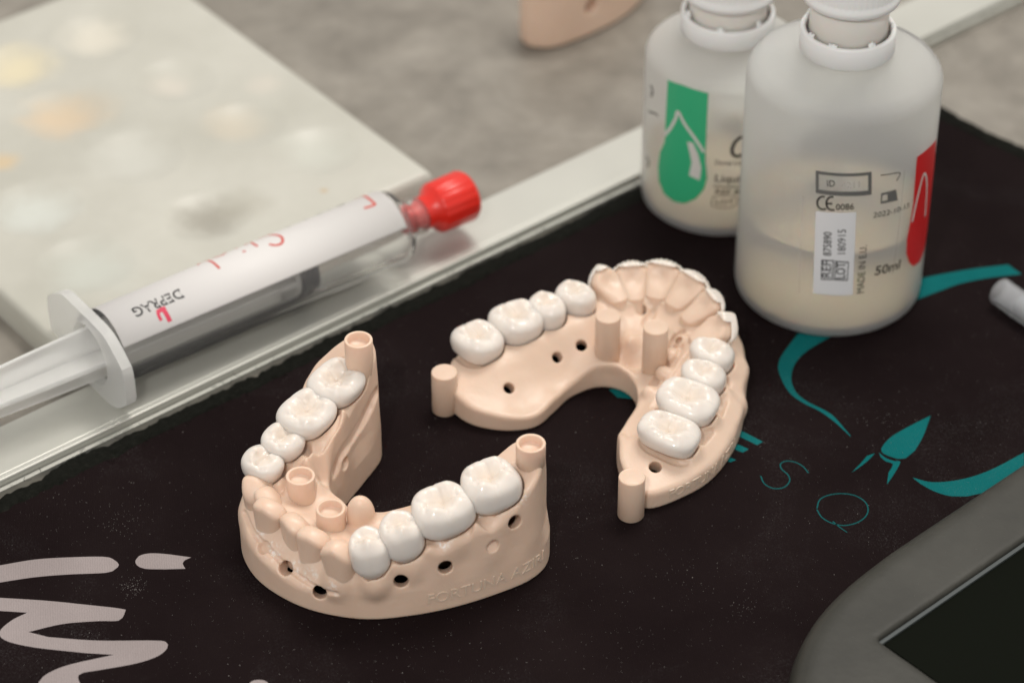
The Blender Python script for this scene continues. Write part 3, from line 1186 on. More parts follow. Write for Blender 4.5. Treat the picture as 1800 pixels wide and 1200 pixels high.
for u, v, r in ((455, 935, 1.2), (478, 962, 1.4), (484, 972, 1.5), (520, 997, 1.5), (545, 1012, 1.6), (585, 1036, 1.3), (905, 835, 2.0), (918, 858, 1.8), (920, 875, 1.3), (780, 955, 1.2), (845, 905, 1.2)):
    q = g.hit(u, v)
    if q is not None:
        res = np.maximum(res, np.exp(-(((V - q) ** 2).sum(1)) / r ** 2))
mesh_obj('base_body', V, Q, M['resin'], lower, attr=np.clip(res * 1.3, 0, 1))
# front teeth of the model
for i in range(4, 10):
    c, t, n = LF[i]
    can = i in (4, 9)
    ang = [.05, -.28, .30, -.30, .24, -.08][i - 4]
    c = c + np.array([n[0], n[1], 0]) * [0, -.5, .5, -.4, .3, .2][i - 4] + np.array([0, 0, [.2, -.2, .5, -.1, .1, .5][i - 4]])
    t2 = np.array([t[0] * math.cos(ang) - t[1] * math.sin(ang), t[0] * math.sin(ang) + t[1] * math.cos(ang)])
    n2 = np.array([n[0] * math.cos(ang) - n[1] * math.sin(ang), n[0] * math.sin(ang) + n[1] * math.cos(ang)])
    fr = Frame(c, t2, n2, [.05, -.1, .08, -.08, .1, -.05][i - 4], .12)
    p = dict(a=3.9 if can else 3.5, H=9.0, edge=1.4, thick=4.2 if can else 3.8, point=1.3 if can else .4, arc=.8, rnd=1.25, lab=.7, pw=.7, nar=.27, n=2.5)
    V, Q = crown_mesh(fr, lambda U, V, W: incisor_sdf(p, U, V, W), (5, 9, 2, 11.5), .2)
    mesh_obj('tooth', V, Q, M['resin'], lower)
# lingual ledge details, tubes
for u, v, zt, zb, r in ((630, 592, 31.6, 20, 2.75), (933, 774, 29.4, 24.6, 2.8), (528, 831, 17.4, 6, 2.8), (581, 888, 17.0, 6, 2.8)):
    c = un(u, v + 4, zt)
    post(lower, c, zt, zb, r, True, M['resin'], 'hollow_tube')
# name cut on the plinth
i0 = int(np.argmin(((lpoly - np.array(un(752, 1066, 1.5)[:2])) ** 2).sum(1)))
path = np.concatenate([lpoly[:i0 + 1][::-1], lpoly[-4:][::-1]])
path = path[:60]
if path[-1][0] < path[0][0]:
    path = path[::-1]
contour_text('FORTUNA AZIRI', 3.5, path, lambda s: 2.6 + 0.02 * s, .16, M['resin'], lower)

CR = []
lower_labels = {
    0: ('white molar crown beside the rear tube on the far arm of the front model', 'molar'),
    1: ('white molar crown second from the far tube of the front model', 'molar'),
    2: ('white premolar crown beside the two far molars of the front model', 'premolar'),
    3: ('smallest far white premolar crown next to the bare front teeth', 'premolar'),
    10: ('smooth white premolar crown next to the bare canine at the front', 'premolar'),
    11: ('pointed white premolar crown between canine side premolar and near molar', 'premolar'),
    12: ('large glossy white molar crown in the middle of the near arm', 'molar'),
    13: ('white molar crown next to the near rear tube with white residue', 'molar')}
for i in post_L:
    fr, p = lk[i]
    V, Q, st = crown_mesh(fr, lambda U, V, W: crown_sdf(p, U, V, W), (7.2, 7.2, 3.2, 9.4), .17, (p['a'], p['b']))
    o = mesh_obj('dental_crown', V, Q, M['crown'], attr=st)
    tagit(o, lower_labels[i][0], 'dental crown', 'white crowns seated on the jaw models')

# ================= upper model
UT = [(840, 583, 13.0), (908, 547, 14.2), (962, 527, 15.0), (1012, 506, 15.6),
      (1056, 470, 15.6), (1110, 464, 15.6), (1168, 462, 15.8), (1222, 484, 15.8), (1257, 518, 15.6), (1279, 556, 15.4),
      (1254, 607, 14.4), (1239, 646, 13.6), (1211, 690, 12.8), (1178, 747, 11.6)]
ucen = np.array([18., -26.])
UF = arch_frames(UT, ucen)
upper = empty('upper_jaw_model', (18, -20, 0), 'beige resin upper jaw model behind with solid round posts and thin front veneers', 'dental model')
upl = [(-13.2, -20.5), (-11.6, -24.6), (-7.6, -28.2), (-1.2, -29.8), (4.8, -28.6), (8.6, -24.0), (12.2, -19.0), (17.6, -15.8), (22.4, -16.8), (25.2, -20.8), (25.2, -26.5), (22.8, -32.0), (21.0, -37.5), (21.4, -44.5), (23.2, -51.0), (27.0, -53.6),
       (33.6, -50.3), (39.6, -45.0), (44.6, -36), (47.2, -26), (48.2, -14), (47.0, -3), (42.4, 4.5), (34, 9.2), (24, 8.6), (15, 5.2), (7.4, 1.4), (0, -3.2), (-7, -8), (-12, -13.5)]
upoly = catmull(upl, 1.0, True)
ctrl = []
for i in range(14):
    c, t, n = UF[i]
    if i < 4:
        ctrl += [(*(c[:2] + n * 5.6), c[2] - 6.2), (*c[:2], c[2] - 4.5), (*(c[:2] - n * 5.4), c[2] - 4.2), (*(c[:2] - n * 10.5), 6.2), (*(c[:2] - n * 15.5), 3.8)]
    elif i > 9:
        ctrl += [(*(c[:2] + n * 5.8), c[2] - 5.2), (*c[:2], c[2] - 4.0), (*(c[:2] - n * 5.6), c[2] - 4.0), (*(c[:2] - n * 9), c[2] - 6.6)]
    else:
        ctrl += [(*(c[:2] + n * 4.0), 6.5), (*(c[:2] - n * 3.0), 10.6), (*(c[:2] - n * 6), 10.0), (*(c[:2] - n * 10), 9.0), (*(c[:2] - n * 14), 8.4)]
ctrl += [(17.6, -14.8, 6.6), (22.4, -15.8, 6.8), (17.0, -10.5, 8.8), (24, -11.5, 9.0), (8.6, -22.5, 4.0), (4.8, -27.2, 3.6), (-1.2, -28.4, 4.2), (-7.6, -26.6, 5.2), (-11.4, -22, 6.4), (-11.5, -17, 7.0),
         (24.5, -50, 5.0), (27.5, -51.5, 4.8), (33, -48.6, 4.8), (39, -43.6, 5.0), (43.6, -35, 5.8), (46, -26, 6.5), (23, -44, 6.4), (28, -47, 6.2), (22.4, -38, 6.2)]
uk = {}
for i in (0, 1, 2, 3, 10, 11, 12, 13):
    c, t, n = UF[i]
    left = i < 4
    mol = i in (0, 1, 12, 13)
    fr = Frame(c, t, n, 0.0, .04 if left else .10)
    if mol:
        p = crown_params('molar', 50 + i, .22 if i == 13 else .05, a=4.9 if i in (0, 13) else 5.35, b=5.5 if left else 6.3, H=(5.4 if i == 0 else 5.9) if left else 4.7, scallop=1.1, neck=.86)
    else:
        p = crown_params('premolar', 50 + i, .05, a=3.6, b=4.7, H=6.2 if left else 5.2, scallop=1.1, neck=.84)
    uk[i] = (fr, p)
steps = [(uk[i][0], uk[i][1]['a'] * .92, uk[i][1]['b'] * .94, 0, .7) for i in uk]
bumps = []
for k in range(14):
    a = 2 * math.pi * k / 14
    bumps.append((28 + 9 * math.cos(a) + rng.normal(0, 2), -12 + 9 * math.sin(a) * .8 + rng.normal(0, 2), 1.4, rng.uniform(-.35, .45)))


def uwall(x, y, Z):
    f = np.clip((Z - 4.0) / 2.5, 0, 1)
    s = (np.sin(x * .5 + y * .4) * .2 + np.sin(x * .35 - y * .6 + 1.3) * .25)[:, :, None]
    return (s * f).astype(np.float32)


g = body_grid(upoly, ctrl, 20.0, 0.25, 1.0, steps=steps, bumps=bumps, wallfn=uwall)
# rugae: soft folds of the palate running to the right arm
for P in ([(1200, 590), (1170, 640), (1140, 690)], [(1215, 620), (1185, 660), (1150, 710)], [(1225, 560), (1185, 600), (1172, 625)], [(1180, 520), (1150, 545), (1135, 570)], [(1232, 640), (1200, 660), (1178, 690), (1150, 735)], [(1205, 600), (1185, 630), (1165, 665)],
          [(1278, 668), (1270, 705), (1252, 748), (1232, 775)]):
    tr = [q for q in (g.hit(u, v) for u, v in catmull(P, 3.0)) if q is not None]
    tube_cut(g, tr, .7, .8)
for i in (10, 11, 12, 13):
    fr, p = uk[i]
    add_blob(g, fr.pt(0, p['b'] * .75, -p['H'] - .6), (2.4, 2.4, 2.6), 1.4)
for u, v, zz_, r in ((1290, 716, 3.6, 2.6), (1180, 625, 8.0, 1.6), (1165, 655, 7.5, 1.5), (1200, 600, 9.0, 1.5), (1142, 690, 6.5, 1.5)):
    add_blob(g, un(u, v, zz_), (r, r, r * .9), 1.4)
for u, v, r, d, dp in ((1022, 607, 1.15, (0, .6, -.8), 8), (980, 628, 1.1, (-.3, .6, -.8), 10), (895, 682, 1.15, (-.25, .6, -.8), 10), (1152, 820, 1.25, (-.1, .5, -1), 8), (1192, 597, .8, (.3, .5, -.8), 2.0)):
    drill(g, u, v, r, d, dp)
UI = {}
for i in range(4, 10):
    c, t, n = UF[i]
    can = i in (4, 9)
    a = [3.4, 3.2, 3.7, 3.6, 3.2, 3.6][i - 4]
    if i == 9:
        n = np.array([.92, .40]); n /= np.linalg.norm(n); t = np.array([n[1], -n[0]])
    fr = Frame(c, t, n, 0, .42)
    p = dict(a=a + .3, H=6.4, edge=.95, thick=3.6 if not can else 4.0, point=1.2 if can else 0.0, arc=.95, rnd=.8, lab=.9, pw=1.15, serr=0, ph=i * 1.7, n=2.5, dent=.45)
    UI[i] = (fr, p, a)
    # soft fillet of gum round each tooth
    sl, X, Y, Z = g.around(fr.pt(0, -2, -5), 9.5)
    U_, V_, W_ = fr.loc(X, Y, Z)
    g.f[sl] = smin(g.f[sl], incisor_sdf(p, U_, V_, W_ + .8) + .28, 1.6)
for u, v, r, d, dp in ((1127, 545, 1.1, (.2, .75, -.65), 3.0),):
    drill(g, u, v, r, d, dp)
for i in uk:
    fr, p = uk[i]
    cut_local(g, fr, lambda U, V, W, p=p: crown_sdf(p, U, V, W), 11.5, .27)
ven_labels = ['white veneer on the canine next to the far premolars of the rear model', 'serrated white veneer on the far lateral incisor of the rear model', 'widest serrated white veneer at the top of the rear model',
              'serrated white veneer on the central incisor facing the large bottle', 'white veneer on the lateral incisor below the large bottle', 'white veneer on the canine next to the near premolars of the rear model']
V, Q = g.mesh()
mesh_obj('base_body', V, Q, M['resin_up'], upper, attr=np.zeros(len(V)))
for i in range(4, 10):
    fr, p, a = UI[i]
    can = i in (4, 9)
    V, Q = crown_mesh(fr, lambda U, V, W: incisor_sdf(p, U, V, W) + 0.02, (5.5, 12, 2, 10), .2)
    mesh_obj('tooth', V, Q, M['resin_up'], upper)
    p2 = dict(p); p2['serr'] = .16 if not can else .05
    p0 = {**p, 'scoop': None, 'a': a}

    def ven(U, V, W):
        inner = incisor_sdf(p, U, V, W)
        outer = incisor_sdf({**p0, 'serr': p2['serr']}, U, V, W) - (.5 if i < 9 else .8)
        d = np.maximum(outer, -(inner - .09))
        return np.maximum(d, np.minimum(-(V - .05), -(W + .25)) + 0 * U)
    V, Q = crown_mesh(fr, ven, (5.5, 8.5, 2, 7.4 if i < 9 else 9.0), .17)
    o = mesh_obj('veneer', V, Q, M['veneer'])
    tagit(o, ven_labels[i - 4], 'veneer', 'thin white veneers on the rear model')
for u, v, zt, zb, r in ((781, 652, 10.0, .02, 2.65), (1111, 836, 10.0, .02, 2.62), (1069, 553, 16.6, 5, 2.6), (1153, 573, 16.8, 5, 2.6)):
    c = un(u, v + 1, zt)
    post(upper, c, zt, zb, r, False, M['resin_up'], 'solid_post')
i0 = int(np.argmin(((upoly - np.array(un(1172, 882, .5)[:2])) ** 2).sum(1)))
path = np.concatenate([upoly[i0:], upoly[:2]])[:70]
contour_text('FORTUNA AZIRI', 3.0, path, lambda s: 1.6 + 0 * s, .14, M['resin_up'], upper)
upper_labels = {
    0: 'white molar crown next to the far rear post of the rear model', 1: 'large white molar crown in the middle of the far arm of the rear model',
    2: 'white premolar crown behind the large far molar of the rear model', 3: 'white premolar crown touching the bare canine of the rear model',
    10: 'narrow white premolar crown below the rear model canine, nearest the large bottle', 11: 'white premolar crown between small premolar and large near molar of the rear model',
    12: 'large smooth white molar crown on the near arm of the rear model', 13: 'white molar crown with sparkling rough surface next to the near rear post'}
for i in uk:
    fr, p = uk[i]
    V, Q, st = crown_mesh(fr, lambda U, V, W: crown_sdf(p, U, V, W), (7.2, 7.2, 3.2, 9.0), .17, (p['a'], p['b']))
    o = mesh_obj('dental_crown', V, Q, M['crown'], attr=st)
    tagit(o, upper_labels[i], 'dental crown', 'white crowns seated on the jaw models')
#@@REST
# ------------------------------------------------------------------ mixing slab
def glass_plate():
    m, nt, b = new_mat('milky_slab_glaze')
    n = noise(nt, 22.0, 5, 0.6)
    r = ramp(nt, n.outputs['Fac'], [(0.3, (0.44, 0.432, 0.375)), (0.7, (0.56, 0.55, 0.49))])
    prev = r.outputs[0]
    tc = N(nt, 'ShaderNodeTexCoord').outputs['Object']
    # dried smears of material: (photo pixel, radius mm, colour, strength)
    for (u, v, rad, col, st) in ((30, 115, 10, (.78, .68, .44), .85), (105, 205, 10, (.72, .53, .33), .8), (150, 190, 9, (.55, .46, .34), .6), (365, 378, 8.5, (.24, .22, .18), .85), (430, 362, 7, (.36, .34, .28), .6),
                                 (170, 62, 9, (.78, .73, .62), .7), (410, 215, 8, (.66, .57, .44), .5), (230, 270, 11, (.62, .62, .57), .6), (60, 370, 10, (.66, .70, .66), .7), (300, 145, 6, (.70, .64, .56), .6),
                                 (160, 470, 11, (.56, .60, .55), .6), (550, 260, 9, (.58, .60, .54), .5), (5, 285, 4, (.66, .48, .26), .8), (570, 335, 1.2, (.5, .36, .2), .8), (465, 150, 5, (.66, .60, .52), .5)):
        p = un(u, v, 5.0) * S - np.array(slab.location)
        d = N(nt, 'ShaderNodeVectorMath', operation='DISTANCE')
        nz = noise(nt, 160.0, 4, .65)
        ad = N(nt, 'ShaderNodeVectorMath', operation='MULTIPLY_ADD')
        nt.links.new(nz.outputs['Color'], ad.inputs[0])
        ad.inputs[1].default_value = (rad * S * .9,) * 3
        ad.inputs[2].default_value = (-rad * S * .45,) * 3
        ad2 = N(nt, 'ShaderNodeVectorMath', operation='ADD')
        nt.links.new(ad.outputs[0], ad2.inputs[0]); nt.links.new(tc, ad2.inputs[1])
        nt.links.new(ad2.outputs[0], d.inputs[0])
        d.inputs[1].default_value = tuple(p)
        mr = N(nt, 'ShaderNodeMapRange', interpolation_type='SMOOTHSTEP')
        mr.inputs['From Min'].default_value = rad * S * 1.25
        mr.inputs['From Max'].default_value = rad * S * .2
        mr.inputs['To Max'].default_value = st * .75
        nt.links.new(d.outputs['Value'], mr.inputs['Value'])
        mx = N(nt, 'ShaderNodeMix', data_type='RGBA')
        nt.links.new(mr.outputs[0], mx.inputs['Factor'])
        nt.links.new(prev, mx.inputs['A'])
        mx.inputs['B'].default_value = (*col, 1)
        prev = mx.outputs['Result']
    nt.links.new(prev, b.inputs['Base Color'])
    b.inputs['Roughness'].default_value = .34
    return m


slab = empty('mixing_slab', (*sp(-85, 75, ZT)[:2], ZT), 'thick milky mixing slab with dried beige and grey smears under the syringe', 'mixing slab')
M['slab'] = glass_plate()
PA = np.array(un(95, 600, 5)[:2]); PB = np.array(un(762, 302, 5)[:2])
ex = (PB - PA); Ls = np.linalg.norm(ex); ex /= Ls
ey = np.array([-ex[1], ex[0]])
Wd = 118.0
nu, nv = 150, 160
uu, vv = np.meshgrid(np.linspace(0, Ls, nu), np.linspace(0, Wd, nv), indexing='ij')
zz = np.full(uu.shape, 5.0)
wells = []
for (u, v, r) in ((150, 465, 11), (60, 365, 11), (365, 380, 10), (240, 275, 11), (105, 200, 11), (430, 220, 10), (560, 265, 10), (310, 140, 10), (170, 65, 11), (20, 120, 10)):
    q = np.array(un(u, v, 5)[:2]) - PA
    a, b_ = q @ ex, q @ ey
    rr = np.hypot(uu - a, vv - b_)
    zz -= 1.7 * np.clip(1 - (rr / r) ** 2, 0, 1) ** 1.2
rd = 1.6
e = np.minimum(np.minimum(uu, Ls - uu), np.minimum(vv, Wd - vv))
zz -= np.where(e < rd, rd - np.sqrt(np.maximum(rd ** 2 - (rd - e) ** 2, 0)), 0)
X = PA[0] + ex[0] * uu + ey[0] * vv; Y = PA[1] + ex[1] * uu + ey[1] * vv
V = np.stack([X, Y, zz], -1).reshape(-1, 3)
I = np.arange(nu * nv).reshape(nu, nv)
F = [tuple(f) for f in np.stack([I[:-1, :-1], I[1:, :-1], I[1:, 1:], I[:-1, 1:]], -1).reshape(-1, 4)]
ring = list(I[:, 0]) + list(I[-1, 1:]) + list(I[-2::-1, -1]) + list(I[0, -2:0:-1])
n0 = len(V)
low = V[ring].copy(); low[:, 2] = ZT
V = np.concatenate([V, low])
k = len(ring)
F += [(ring[(i + 1) % k], ring[i], n0 + i, n0 + (i + 1) % k) for i in range(k)]
mesh_obj('slab_body', V, F, M['slab'], slab)

# ------------------------------------------------------------------ syringe
def clear_mat(name, col, rough, trans, ior=1.35, alpha=1.0):
    m, nt, b = new_mat(name)
    b.inputs['Base Color'].default_value = (*col, 1)
    b.inputs['Roughness'].default_value = rough
    b.inputs['Transmission Weight'].default_value = trans
    b.inputs['IOR'].default_value = ior
    b.inputs['Alpha'].default_value = alpha
    return m


M['pp'] = clear_mat('translucent_polypropylene', (.96, .96, .945), .3, .64, 1.12)
M['pp_clear'] = clear_mat('clear_barrel_plastic', (.98, .98, .97), .05, .93, 1.05)
M['paper'] = plain('white_label_paper', (.86, .84, .825), .55)
nt = M['paper'].node_tree
tr_ = N(nt, 'ShaderNodeBsdfTranslucent'); tr_.inputs[0].default_value = (.85, .82, .80, 1)
ms = N(nt, 'ShaderNodeMixShader'); ms.inputs[0].default_value = .25
nt.links.new(nt.nodes['Principled BSDF'].outputs[0], ms.inputs[1]); nt.links.new(tr_.outputs[0], ms.inputs[2])
nt.links.new(ms.outputs[0], nt.nodes['Material Output'].inputs['Surface'])
M['red'] = plain('red_cap_plastic', (.72, .022, .012), .32, Subsurface_Weight=.1, Subsurface_Scale=.001)
M['rubber'] = plain('black_rubber', (.012, .014, .018), .35)
M['ink'] = plain('black_ink', (.012, .012, .012), .6)
M['redink'] = plain('red_marker_ink', (.55, .07, .05), .6)
M['pinkink'] = plain('pink_red_marker_ink', (.62, .05, .10), .6)
M['greyink'] = plain('grey_ink', (.13, .13, .125), .6)

RB = 8.3
zc = 0.2 + RB + .75
A0 = un(177, 614, zc); A1 = un(700, 393, zc)
sax = A1 - A0; sax[2] = 0; sax /= np.linalg.norm(sax)
sn = np.array([-sax[1], sax[0], 0.0])
syr = empty('syringe', (A0[0], A0[1], .2), 'large plastic syringe with white paper label and red screw cap', 'syringe')
Lb_ = (A1 - A0) @ sax                             # barrel length


def sy(s, th, r):
    """point on the barrel: s along the axis, th angle from straight up towards the camera"""
    return A0 + sax * s + r * (np.array([0, 0, 1.0]) * math.cos(th) - sn * math.sin(th))


prof = [(RB, 0), (RB, Lb_ - 2.5), (RB - .5, Lb_ - .9), (RB - 1.6, Lb_), (3.9, Lb_ + .9), (3.9, Lb_ + 2.6), (3.4, Lb_ + 2.6), (3.4, Lb_ + .3), (RB - 2.2, Lb_ - .7), (RB - 1.1, Lb_ - 2.2), (RB - 1.0, 0)]
V, F = lathe(prof, A0, sax, 72, closed=True)
mesh_obj('barrel', V, F, M['pp_clear'], syr)
# finger flange
fl = []
for a, b_ in ((15.6, 3.4), (14.2, 5.6), (9.0, 9.0), (4.0, 9.3), (-4.0, 9.3), (-9.0, 8.6), (-14.0, 5.2), (-15.4, 3.2), (-15.6, -3.0), (-14.2, -5.6), (-9.0, -8.8), (0, -9.1), (9.0, -8.8), (14.2, -5.6), (15.6, -3.2)):
    fl.append((a + 1.5, b_))
fl = catmull(fl, 1.0, True)
hole = [(6.9 * math.cos(t), 6.9 * math.sin(t)) for t in np.linspace(0, 2 * math.pi, 48, endpoint=False)]
V2, F2 = fill2d([fl, hole])
V3 = np.array([A0 + sn * a + np.array([0, 0, 1]) * b_ - sax * .2 for a, b_ in V2])
o = solid_sheet('finger_flange', V3, F2, -sax, 2.3, M['pp'], syr)
bm = bmesh.new(); bm.from_mesh(o.data)
bmesh.ops.remove_doubles(bm, verts=bm.verts, dist=1e-7)
# close the back side too
faces_back = [f for f in F2]
bm.verts.ensure_lookup_table()
for f in faces_back:
    try:
        bm.faces.new([bm.verts[i] for i in f[::-1]])
    except Exception:
        pass
bmesh.ops.recalc_face_normals(bm, faces=bm.faces)
bm.to_mesh(o.data); bm.free()
bevel(o, .45, 3, 50)
# raised rim round the flange
V2, F2 = ribbon_mesh(np.concatenate([fl, fl[:1]]), .9)


def rib_plate(name, s0, s1, w0, w1, thick, ang, mat, parent):
    """one wing of the plunger, a long thin plate through the axis, narrowing to its end"""
    d = np.array([0, 0, 1.0]) * math.cos(ang) + sn * math.sin(ang)
    e_ = np.cross(sax, d)
    ks = 22
    P = []
    for i in range(ks):
        f = i / (ks - 1)
        s_ = s0 + (s1 - s0) * f
        w = w0 + (w1 - w0) * (1 - (1 - f) ** 2.2)
        P.append((s_, w))
    V = []; F = []
    for (s_, w) in P:
        for a, b_ in ((-w, -thick), (w, -thick), (w, thick), (-w, thick)):
            V.append(A0 + sax * s_ + d * a + e_ * b_)
    for i in range(ks - 1):
        for j in range(4):
            F.append((i * 4 + j, i * 4 + (j + 1) % 4, i * 4 + 4 + (j + 1) % 4, i * 4 + 4 + j))
    F += [(3, 2, 1, 0), tuple((ks - 1) * 4 + q for q in range(4))]
    o = mesh_obj(name, V, F, mat, parent, False)
    bevel(o, .25, 2)
    return o


pl = bpy.data.objects.new('plunger', None); COL.objects.link(pl); pl.parent = syr
SP = (un(520, 492, zc) - A0) @ sax                   # where the plunger ends in the barrel
rib_plate('plunger_wing', -60, SP - 1.2, 3.2, 6.8, .6, math.radians(100), M['pp'], pl)
rib_plate('plunger_wing', -60, SP - 1.2, 3.2, 6.8, .6, math.radians(10), M['pp'], pl)
V, F = lathe([(6.2, SP - 1.2), (6.4, SP - 1.0), (6.4, SP), (3.0, SP + .1)], A0, sax, 48)
mesh_obj('plunger_disc', V, F, M['pp'], pl)
V, F = lathe([(5.5, SP + .12), (6.75, SP + .2), (6.75, SP + 1.1), (6.2, SP + 1.5), (6.2, SP + 3.0), (6.75, SP + 3.4), (6.75, SP + 4.4), (5.0, SP + 5.4), (.1, SP + 6.2)], A0, sax, 48)
o = mesh_obj('rubber_stopper', V, F, M['rubber'], pl)
V, F = lathe([(9.0, -61.5), (9.6, -61.2), (9.6, -60.2), (9.0, -60)], A0, sax, 48)
mesh_obj('thumb_rest', V, F, M['pp'], pl)
# label wrapped round most of the barrel
lab_s0 = 1.6; lab_s1 = Lb_ - 2.6
th0 = math.radians(60); th1 = math.radians(-105)
ns = 2; nt_ = 70
V = []; F = []
for j in range(nt_ + 1):
    th = th0 + (th1 - th0) * j / nt_
    for s_ in (lab_s0, lab_s1):
        V.append(sy(s_, th, RB + .04))
    for s_ in (lab_s0, lab_s1):
        V.append(sy(s_, th, RB + .13))
for j in range(nt_):
    a = j * 4
    F += [(a + 2, a + 3, a + 7, a + 6), (a + 1, a, a + 4, a + 5), (a, a + 2, a + 6, a + 4), (a + 3, a + 1, a + 5, a + 7)]
F += [(0, 1, 3, 2), (nt_ * 4 + 1, nt_ * 4, nt_ * 4 + 2, nt_ * 4 + 3)]
lab = mesh_obj('paper_label', V, F, M['paper'], syr)


def sy_inv(u, v):
    p = hit_cyl(u, v, A0, sax, RB + .15)
    q = p - A0
    s_ = q @ sax
    return s_, math.atan2(-(q @ sn), q[2])


def sy_sheet(name, V2, F2, mat):
    """V2 in (s, r*theta) on the barrel"""
    r = RB + .14
    P = np.array([sy(a, b_ / r, r) for a, b_ in V2])
    Nn = np.array([(sy(a, b_ / r, r + 1) - sy(a, b_ / r, r)) for a, b_ in V2])
    return solid_sheet(name, P, F2, Nn, .03, mat, lab)


def sy_stroke(pix, w, mat, name='handwriting'):
    q = np.array([sy_inv(u, v) for u, v in pix])
    q[:, 1] *= RB + .14
    V2, F2 = ribbon_mesh(catmull(q, .25), w)
    sy_sheet(name, V2, F2, mat)


# printed name, upside down for the viewer
V2, F2, w = text2d('DEPRAG', 3.4, .05)
s0, t0 = sy_inv(316, 507); s1, t1 = sy_inv(228, 541)
sc_ = (s0 - s1) / w
sy_sheet('printed_name', np.stack([s0 - V2[:, 0] * sc_, t0 * (RB + .14) + V2[:, 1] * 1.0], 1), F2, M['ink'])
sy_stroke([(277, 549), (281, 559), (284, 563)], .7, M['pinkink']); sy_stroke([(276, 549), (284, 544), (291, 541)], .9, M['pinkink'])
sy_stroke([(286, 542), (293, 553), (299, 565)], 1.0, M['pinkink'])
for P, w in (([(347, 466), (352, 459), (360, 456), (370, 459), (380, 466), (386, 472)], .55), ([(372, 453), (384, 451), (393, 447), (397, 440)], .5), ([(428, 441), (429, 442), (430, 441)], .7), ([(411, 434), (418, 436)], .5),
             ([(431, 431), (438, 426), (446, 429), (453, 433)], .5), ([(452, 420), (468, 415), (485, 413), (494, 416), (497, 423), (493, 429), (482, 431), (473, 429)], .6),
             ([(622, 348), (634, 343), (645, 347), (653, 353), (659, 359), (650, 363), (640, 366)], .6)):
    sy_stroke(P, w, M['redink'])
for P, w in (([(500, 397), (506, 396), (511, 395)], .6), ([(532, 384), (540, 383)], .6), ([(556, 378), (562, 376), (567, 373)], .6), ([(574, 367), (582, 366)], .6), ([(590, 364), (600, 361), (604, 354)], .5)):
    sy_stroke(P, w, M['ink'])
# red screw cap: threaded plug, collar and ribbed grip
c0 = Lb_ + 3.6
V, F = lathe([(2.4, c0 - 2.6), (3.1, c0 - 2.2), (3.2, c0 - 1.8), (2.5, c0 - 1.3), (3.2, c0 - .8), (2.5, c0 - .2), (3.2, c0 + .4), (2.5, c0 + 1.0), (3.2, c0 + 1.6), (3.0, c0 + 2.2)], A0, sax, 40)
cap = bpy.data.objects.new('screw_cap', None); COL.objects.link(cap); cap.parent = syr
mesh_obj('thread', V, F, M['red'], cap)
rp = lambda r: (lambda a: r + .18 * np.abs(np.sin(a * 9)) ** .6)
V, F = lathe([(3.5, c0 + 2.3), (3.7, c0 + 2.6), (3.7, c0 + 4.4), (5.3, c0 + 5.6), (rp(5.5), c0 + 6.1), (rp(5.7), c0 + 14.0), (5.3, c0 + 14.9), (4.4, c0 + 15.3)], A0, sax, 144)
mesh_obj('ribbed_grip', V, F, M['red'], cap)
V, F = lathe([(3.9, c0 - .9), (4.15, c0 - .7), (4.15, c0 + 1.9), (3.9, c0 + 2.2), (3.4, c0 + 2.2), (3.4, c0 - .9)], A0, sax, 48, closed=True)
mesh_obj('nozzle_collar', V, F, M['pp_clear'], syr)

# ------------------------------------------------------------------ bottles
def bottle_mat(name):
    m, nt, b = new_mat(name)
    b.inputs['Base Color'].default_value = (.96, .965, .955, 1)
    b.inputs['Roughness'].default_value = .34
    b.inputs['Transmission Weight'].default_value = .82
    b.inputs['IOR'].default_value = 1.10
    n = noise(nt, 60, 3)
    r = ramp(nt, n.outputs['Fac'], [(.3, (.36,) * 3), (.7, (.46,) * 3)])
    nt.links.new(r.outputs[0], b.inputs['Roughness'])
    return m


M['frost'] = bottle_mat('frosted_polyethylene')
M['base'] = plain('milky_bottle_base', (.86, .68, .45), .6, Subsurface_Weight=.2, Subsurface_Scale=.003)
M['liquid'] = clear_mat('pale_amber_liquid', (.98, .95, .88), .08, .94, 1.33)
M['neck'] = plain('milky_neck', (.74, .71, .66), .45, Subsurface_Weight=.3, Subsurface_Scale=.002)
M['green'] = plain('green_print', (.035, .42, .20), .5)
M['redprint'] = plain('red_print', (.62, .012, .014), .45)
M['whiteprint'] = plain('white_sticker', (.74, .75, .77), .5)
M['lightprint'] = plain('pale_print', (.62, .61, .58), .5)


